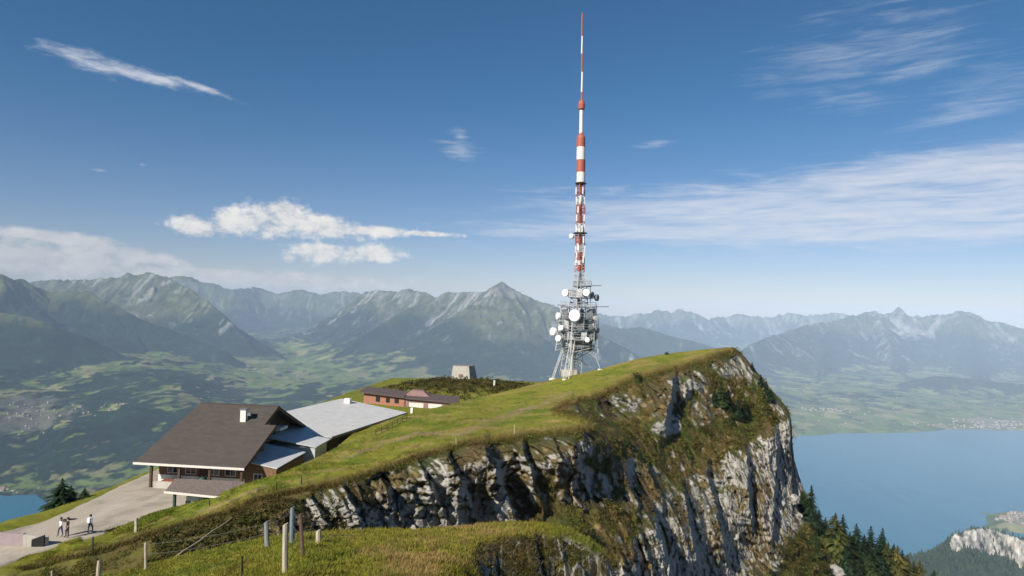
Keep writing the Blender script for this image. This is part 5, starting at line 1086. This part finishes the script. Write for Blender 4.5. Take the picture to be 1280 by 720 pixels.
# reddish cabin row
def red_building():
    Y1 = 140; a = P(455, 489.5, Y1); b = P(506, 493, Y1-3); c = P(566, 497, Y1-5); zt = float(a[2])
    t = empty('wooden_building', (float(a[0]), float(a[1]), ZG-1)); tag(t, 'low orange red wooden building with a flat dark roof behind the metal roof', 'building')
    o = np.array([a[0], a[1], 0])
    def pt(p, z): return (p[0]-o[0], p[1]-o[1], z-(ZG-1))
    dp = np.array([0, 7., 0])
    MB().hexa([pt(a, ZG-3), pt(b, ZG-3), pt(b+dp, ZG-3), pt(a+dp, ZG-3)], [pt(a, zt-.1), pt(b, zt-.6), pt(b+dp, zt-.3), pt(a+dp, zt)]).build('wall', MT['red'], t)
    MB().hexa([pt(b+(c-b)*.02, ZG-3), pt(c, ZG-3), pt(c+dp, ZG-3), pt(b+(c-b)*.02+dp, ZG-3)], [pt(b+(c-b)*.02, zt-.75), pt(c, zt-1.2), pt(c+dp, zt-.9), pt(b+(c-b)*.02+dp, zt-.5)]).build('extension_wall', MT['pinkwall'], t)
    e = np.array([.9, 0, 0]); f = np.array([0, -.7, 0])
    MB().slab([pt(a-e+f, zt+.1), pt(b+f, zt-.42), pt(b+dp+f, zt-.1), pt(a-e+dp, zt+.3)], .22).build('roof', MT['redroof'], t)
    MB().slab([pt(b+f+(c-b)*.01, zt-.5), pt(c+e*1.2+f, zt-1.0), pt(c+e*1.2+dp, zt-.7), pt(b+dp+(c-b)*.01, zt-.3)], .25).build('roof', MT['redroof'], t)
    MB().hexa([pt(b+np.array([-.3,2,0]), zt-.4), pt(b+np.array([5,2,0]), zt-.6), pt(b+np.array([5,5,0]), zt-.6), pt(b+np.array([-.3,5,0]), zt-.4)], [pt(b+np.array([1,2.5,0]), zt+.65), pt(b+np.array([3.6,2.5,0]), zt+.5), pt(b+np.array([3.6,4.5,0]), zt+.5), pt(b+np.array([1,4.5,0]), zt+.65)]).build('roof_turret', MT['pinkwall'], t)
    for f0, f1, lo, hi, base, end, m in ((.30, .40, .9, 1.9, a, b, 'dark'), (.55, .64, .9, 1.9, a, b, 'dark'), (.76, .86, .9, 1.9, a, b, 'dark'), (.10, .40, 1.35, 2.3, b, c, 'fascia'), (.50, .78, 1.35, 2.3, b, c, 'fascia')):
        p = base+(end-base)*f0; q = base+(end-base)*f1; g = np.array([0, -.08, 0]); h = np.array([0, -.006, 0]); dz = 0 if base is a else -.2
        MB().hexa([pt(p+g, zt-hi+dz), pt(q+g, zt-hi+dz), pt(q+h, zt-hi+dz), pt(p+h, zt-hi+dz)], [pt(p+g, zt-lo+dz), pt(q+g, zt-lo+dz), pt(q+h, zt-lo+dz), pt(p+h, zt-lo+dz)]).build('window' if m == 'dark' else 'shutter', MT[m], t)
red_building()
def hut():
    Y1 = 170; a = P(563, 476.5, Y1); b = P(588, 477.5, Y1); top = P(566, 457, Y1); top2 = P(586, 457.5, Y1); zb = float(a[2])-1
    t = empty('concrete_hut', (float(a[0]), Y1, zb)); tag(t, 'pale concrete blockhouse with sloping walls alone on the scrubby mound', 'hut'); o = np.array([a[0], Y1, zb])
    L_ = lambda p, dy, dz=0: (p[0]-o[0], p[1]-o[1]+dy, p[2]-o[2]+dz)
    bk = 4.6
    M1 = MB().hexa([L_(a, 0, -1), L_(b, 0, -1), (b[0]-o[0]+1.9, bk, L_(b, 0, -1)[2]), (0.6, bk, 0)], [L_(top, .6), L_(top2, .6), (top2[0]-o[0]+1.25, bk-.4, L_(top2, 0)[2]-.05), (top[0]-o[0]+.7, bk-.4, L_(top, 0)[2])])
    M1.build('wall', MT['conc'], t, .05)
    tz = L_(top, 0)[2]; MB().box(L_(top, 0)[0]-.08, L_(top2, 0)[0]+1.2, .52, bk-.3, tz+.003, tz+.18).build('roof', MT['steeldark'], t)
    MB().box(2.1, 3.0, .02, .30, 2.2, 2.9).build('window', MT['pinkwall'], t)
    p = P(618, 480, 160); tag(MB().tube((0, 0, -.8), (0, 0, .9), .22, n=8).build('marker_stone', MT['white'], None), 'small white marker post on the mound right of the blockhouse', 'marker'); bpy.data.objects['marker_stone'].location = p
hut()
# low concrete shelter at the near end of the path
def shelter():
    a = P(-16, 668, 55.5); b = P(29, 667.5, 55.5); zt = float(b[2]); t = empty('retaining_wall', (float(b[0]), 55.5, zt-2.3)); tag(t, 'low wall of mauve and pale concrete with a black opening beside the path end', 'wall')
    w_ = float(b[0]-a[0]); u = np.array([.62, 2.9]); tz = 2.3
    MB().hexa([(-w_, 0, 0), (0, 0, 0), (0, .35, 0), (-w_, .35, 0)], [(-w_, 0, tz), (0, 0, tz), (0, .35, tz), (-w_, .35, tz)]).build('front_wall', MT['mauve'], t, .02)
    MB().hexa([(.003, -.02, 0), (1.75, .25, 0), (1.8, .6, 0), (.005, .35, 0)], [(.003, -.02, tz-.05), (1.75, .25, tz-.35), (1.8, .6, tz-.35), (.005, .35, tz-.05)]).build('side_wall', MT['conc'], t, .02)
    MB().hexa([(.75, -.02, tz-1.35), (1.72, .10, tz-1.2), (1.72, .22, tz-1.2), (.75, .10, tz-1.35)], [(.75, -.02, tz-.45), (1.72, .10, tz-.08), (1.72, .22, tz-.08), (.75, .10, tz-.45)]).build('opening', MT['dark'], t)
shelter()
# ------------------------------------------------------------------ fence posts and wires
POSTS = {}
def post(x, yb, xt, yt, r, m, lab, S, name='fence_post', Y=None, group='fence posts on the ridge', dep=None):
    b = on_ground(x, yb, S) if Y is None else P(x, yb, Y); tp = P(xt, yt, b[1]); b2 = b.copy(); b2[2] -= .35
    n = 9; mb = MB(); d = tp-b2; rr = np.random.default_rng(int(x*7+yb)); Ls = [0, .3, .6, .85, 1.0]; pts = []
    u = np.array([1, 0, 0]); v = np.array([0, 1, 0]); wob = rr.uniform(.85, 1.15, n)
    for k in Ls:
        c = b2+d*k+np.array([rr.normal()*.06*r, rr.normal()*.06*r, 0]); q = r*(1.08-.16*k); pts.append([c-b+(u*math.cos(a)+v*math.sin(a))*q*wob[i]+np.array([0, 0, (.5*r*math.cos(a) if k == 1 else 0)]) for i, a in enumerate(np.arange(n)*2*math.pi/n)])
    fl = [p for ring in pts for p in ring]; f = [[k*n+i, k*n+(i+1) % n, (k+1)*n+(i+1) % n, (k+1)*n+i] for k in range(len(Ls)-1) for i in range(n)]; mb._add(fl, f+[list(range(n))[::-1], list(range((len(Ls)-1)*n, len(Ls)*n))])
    o = mb.build(name, MT[m]); o.location = b; tag(o, lab, 'post', group); return b, tp
A1 = post(357, 713, 357, 655, .085, 'post', 'thick pale weathered wooden post, tallest of the cluster on the near ledge', LG)
A2 = post(380, 697, 375.5, 642, .062, 'postbrown', 'leaning brown post just beside the thick pale post', LG)
A3 = post(365, 679, 365.5, 634, .115, 'postblue', 'blue grey post standing behind the thick pale post', LG)
A4 = post(335, 684, 333, 652, .10, 'postgrey', 'grey wooden post with a bent top near the gully', LG)
A5 = post(303, 723, 303, 695, .035, 'iron', 'thin dark iron post on the near ledge', LG)
A6 = post(182, 713, 182, 678, .075, 'post', 'slim white post at the lower end of the bank', LG)
A7 = post(122, 723, 124.5, 700, .12, 'post', 'pale leaning post at the lower frame edge', LG)
A8 = post(398, 680, 398, 663, .11, 'post', 'short pale stump of a post at the foot of the left rocks', LG)
A9 = post(170, 665, 170, 648, .13, 'post', 'white post at the edge of the gravel path', G)
A10 = post(116, 694, 116, 671, .06, 'iron', 'dark thin post on the bank under the walkers', G)
A11 = post(65, 726, 65, 713, .08, 'post', 'pale post tip cut off by the lower frame edge at the far left bank', G)
for x, yb, yt, m, lab in ((346, 613, 603, 'iron', 'small dark post on the meadow below the metal annex roof'), (377, 606, 596, 'iron', 'small dark post on the meadow edge above the left rocks'), (570, 556, 547, 'post', 'tiny pale post on the meadow rim above the pale rock rib'), (643, 543, 531, 'post', 'tiny pale post on the meadow rim nearest the grassy tongue'), (262, 632, 625, 'iron', 'small dark post on the crest beside the open shed')):
    post(x, yb, x, yt, .05, m, lab, G)
def wires(name, tops, lab, h=(.08, .45)):
    e = empty(name, tuple(tops[0][0])); tag(e, lab, 'wire'); o = np.array(tops[0][0])
    for k in h:
        mb = MB()
        for (b0, t0), (b1, t1) in zip(tops[:-1], tops[1:]):
            p = t0+(b0-t0)*k-o; q = t1+(b1-t1)*k-o; pr = p
            for i in range(1, 9):
                f = i/8; c = p+(q-p)*f-np.array([0, 0, .12*4*f*(1-f)]); mb.tube(pr, c, .007, n=4); pr = c
        mb.build('strand', MT['wire'], e)
wires('fence_wire', [A6, A4, A3, A2], 'thin sagging fence wires strung between the posts of the near ledge')
wires('fence_wire', [A9, A10, A11], 'thin fence wires along the bank below the path')
# bleached log lying in the gully
q0 = on_ground(222, 699); q1 = on_ground(292, 650)
def log():
    a, b = q0+np.array([0, -.25, .25]), q1+np.array([0, -.3, .3]); mb = MB(); d = b-a
    for k in range(8): mb.tube(d*k/8+np.array([0, 0, .05*math.sin(k*1.7)]), d*(k+1)/8+np.array([0, 0, .05*math.sin((k+1)*1.7)]), .10-.006*k, .10-.006*(k+1), 8)
    o = mb.build('fallen_log', MAT_LOG); o.location = a; tag(o, 'bleached fallen log lying across the shaded gully', 'log')
MAT_LOG = mat_plain('bleached_log', (.30, .24, .15), .9, .3, 4, .5)
log()
# cattle railing beside the station
def railing():
    a = on_ground(470, 543); b = on_ground(508, 524); e = empty('wooden_railing', tuple(a)); tag(e, 'dark wooden railing on the slope beside the metal roof', 'railing'); d = b-a; L = 6
    for k in range(L+1):
        p = d*k/L; p[2] = on_ground(470+38*k/L, 543-19*k/L)[2]-a[2]; MB().box(p[0]-.045, p[0]+.045, p[1]-.045, p[1]+.045, p[2]-.3, p[2]+.72).build('post', MT['wood'], e)
        if k: MB().tube(pp+np.array([0, 0, .66]), p+np.array([0, 0, .66]), .035, n=6).tube(pp+np.array([0, 0, .35]), p+np.array([0, 0, .35]), .035, n=6).build('rail', MT['wood'], e)
        pp = p
railing()
# ------------------------------------------------------------------ walkers
def person(loc, face, label, top, legs, pose='walk', h=1.72, group='walkers on the gravel path', pack=None):
    """skeleton (x right, y forward, z up) grown into one skin"""
    s = h/1.72; st = {'walk': .15, 'stand': .06}[pose]; V = []; E = []; Rr = []
    def v(x, y, z, r, par=None):
        V.append((x*s, y*s, z*s)); Rr.append(r*s)
        if par is not None: E.append((par, len(V)-1))
        return len(V)-1
    pel = v(0, 0, .93, .135); wa = v(0, .0, 1.08, .120, pel); ch = v(0, .01, 1.26, .150, wa); nk0 = v(0, .0, 1.42, .085, ch); nk = v(0, .01, 1.49, .055, nk0); hd = v(0, .02, 1.56, .085, nk); hd2 = v(0, .025, 1.65, .090, hd); v(0, .02, 1.71, .05, hd2)
    for sx in (-1, 1):
        f = st*sx; hp = v(.10*sx, 0, .88, .100, pel); kn = v(.11*sx, f*.75+.04, .49, .065, hp); an = v(.11*sx, f*1.05, .09, .042, kn); ball = v(.115*sx, f*1.05+.10, .04, .040, an); v(.12*sx, f*1.05+.17, .03, .028, ball)
        sh = v(.185*sx, 0, 1.39, .062, nk0)
        if pose == 'stand' and sx == 1: el = v(.34, .20, 1.32, .046, sh); wr = v(.44, .42, 1.42, .032, el)
        else: el = v(.25*sx, -f*.55-.03, 1.12, .046, sh); wr = v(.26*sx, -f*.9+.10, .90, .032, el)
        W = np.array(V[wr])/s; D_ = W-np.array(V[el])/s; D_ /= np.linalg.norm(D_); side = np.array([0, 1., 0]) if pose != 'stand' or sx == -1 else np.array([0, 0, 1.]); side -= D_*side.dot(D_); side /= np.linalg.norm(side); nn = np.cross(D_, side)
        pm = v(*(W+D_*.05), .030, wr)
        for q, ln in ((-.027, .062), (-.009, .075), (.009, .080), (.027, .070)):
            k1 = v(*(W+D_*.095+side*q), .0105, pm); k2 = v(*(W+D_*(.095+ln*.5)+side*q+nn*.008*sx), .009, k1); v(*(W+D_*(.095+ln*.85)+side*q+nn*.030*sx), .008, k2)
        th = v(*(W+D_*.045+side*.045), .011, pm); v(*(W+D_*.085+side*.062), .009, th)
    me = bpy.data.meshes.new('person'); me.from_pydata(V, E, []); o = bpy.data.objects.new('person', me); COL.objects.link(o)
    m = o.modifiers.new('skin', 'SKIN'); m.use_smooth_shade = True
    for i, sv in enumerate(me.skin_vertices[0].data): sv.radius = (Rr[i]*(1. if i not in (0, 1, 2) else 1.15), Rr[i]*(1. if i not in (0, 1, 2) else .8)); sv.use_root = (i == 0)
    o.modifiers.new('sub', 'SUBSURF').levels = 2; o.modifiers['sub'].render_levels = 2
    dg = bpy.context.evaluated_depsgraph_get(); m2 = bpy.data.meshes.new_from_object(o.evaluated_get(dg)); o.modifiers.clear(); o.data = m2; m2.name = 'person'; bpy.data.meshes.remove(me)
    for q in (top, legs, 'skin', 'cloth_dark'): m2.materials.append(MT[q])
    for p in m2.polygons:
        c = p.center/s; p.use_smooth = True
        if c.z > 1.45: p.material_index = 2
        elif c.z < .085: p.material_index = 3
        elif c.z < .95 and abs(c.x) < .21: p.material_index = 1
        elif math.hypot(c.x, c.y) > .24 and (c.z < 1.10 or (c.z > 1.33 and c.y > .25)): p.material_index = 2
        else: p.material_index = 0
    o.location = loc; o.rotation_euler = (0, 0, face); tag(o, label, 'person', group)
    # face and hair
    MB().lathe([(.012, 0), (.018, .012), (.006, .03)], (0, .112*s, 1.60*s), (0, 1, -.2), 8).build('nose', MT['skin'], o); 
    for sx in (-1, 1):
        MB().lathe([(.008, 0), (.012, .004), (.004, .010)], (.032*sx*s, .100*s, 1.63*s), (0, 1, 0), 8).build('eye', MT['dark'], o); MB().lathe([(.010, -.006), (.026, 0), (.012, .012)], (.092*sx*s, .01*s, 1.61*s), (sx, 0, 0), 8).build('ear', MT['skin'], o)
    MB().box(-.024*s, .024*s, .098*s, .108*s, 1.555*s, 1.563*s).build('mouth', MT['mauve'], o)
    MB().lathe([(.098, -.03), (.108, .03), (.096, .08), (.055, .118), (.004, .128)], (0, .0, 1.635*s), (0, -.25, 1), 14).build('hair', MT['hair'], o, smooth=True)
    if pack: MB().hexa([(-.16, -.27, 1.0), (.16, -.27, 1.0), (.16, -.13, 1.0), (-.16, -.13, 1.0)], [(-.14, -.24, 1.42), (.14, -.24, 1.42), (.15, -.11, 1.42), (-.15, -.11, 1.42)]).build('backpack', MT[pack], o, .04)
    return o
ZP = ZG+.24
def onpath(x, y): q = Pz(x, y, ZP); return q
person(onpath(75.5, 670), 2.6, 'walker in a white shirt and blue jeans beside the one in black', 'cloth_white', 'cloth_jeans', 'walk', 1.62)
pd = onpath(84, 671.5); person(pd, 2.5, 'walker all in black with one arm stretched out', 'cloth_dark', 'cloth_dark', 'stand', 1.72)
person(onpath(112.5, 666.5), -.25, 'lone walker in pale blue with a white rucksack', 'cloth_blue', 'cloth_dark', 'walk', 1.65, pack='cloth_white')
# a dark bundle carried on the shoulder of the one in black
bd = P(79.5, 650.5, float(pd[1])-.05)
e = MB().tube((-.75, 0, -.10), (-.45, 0, -.04), .04, .085, 10).tube((-.45, 0, -.04), (.35, .0, .04), .085, .08, 10).tube((.35, 0, .04), (.7, 0, .08), .08, .03, 10).build('carried_bundle', MT['cloth_dark']); e.location = (float(pd[0])+.02, float(pd[1])+.16, float(pd[2])+1.50); tag(e, 'long dark bundle carried across the shoulder of the walker in black', 'bundle')
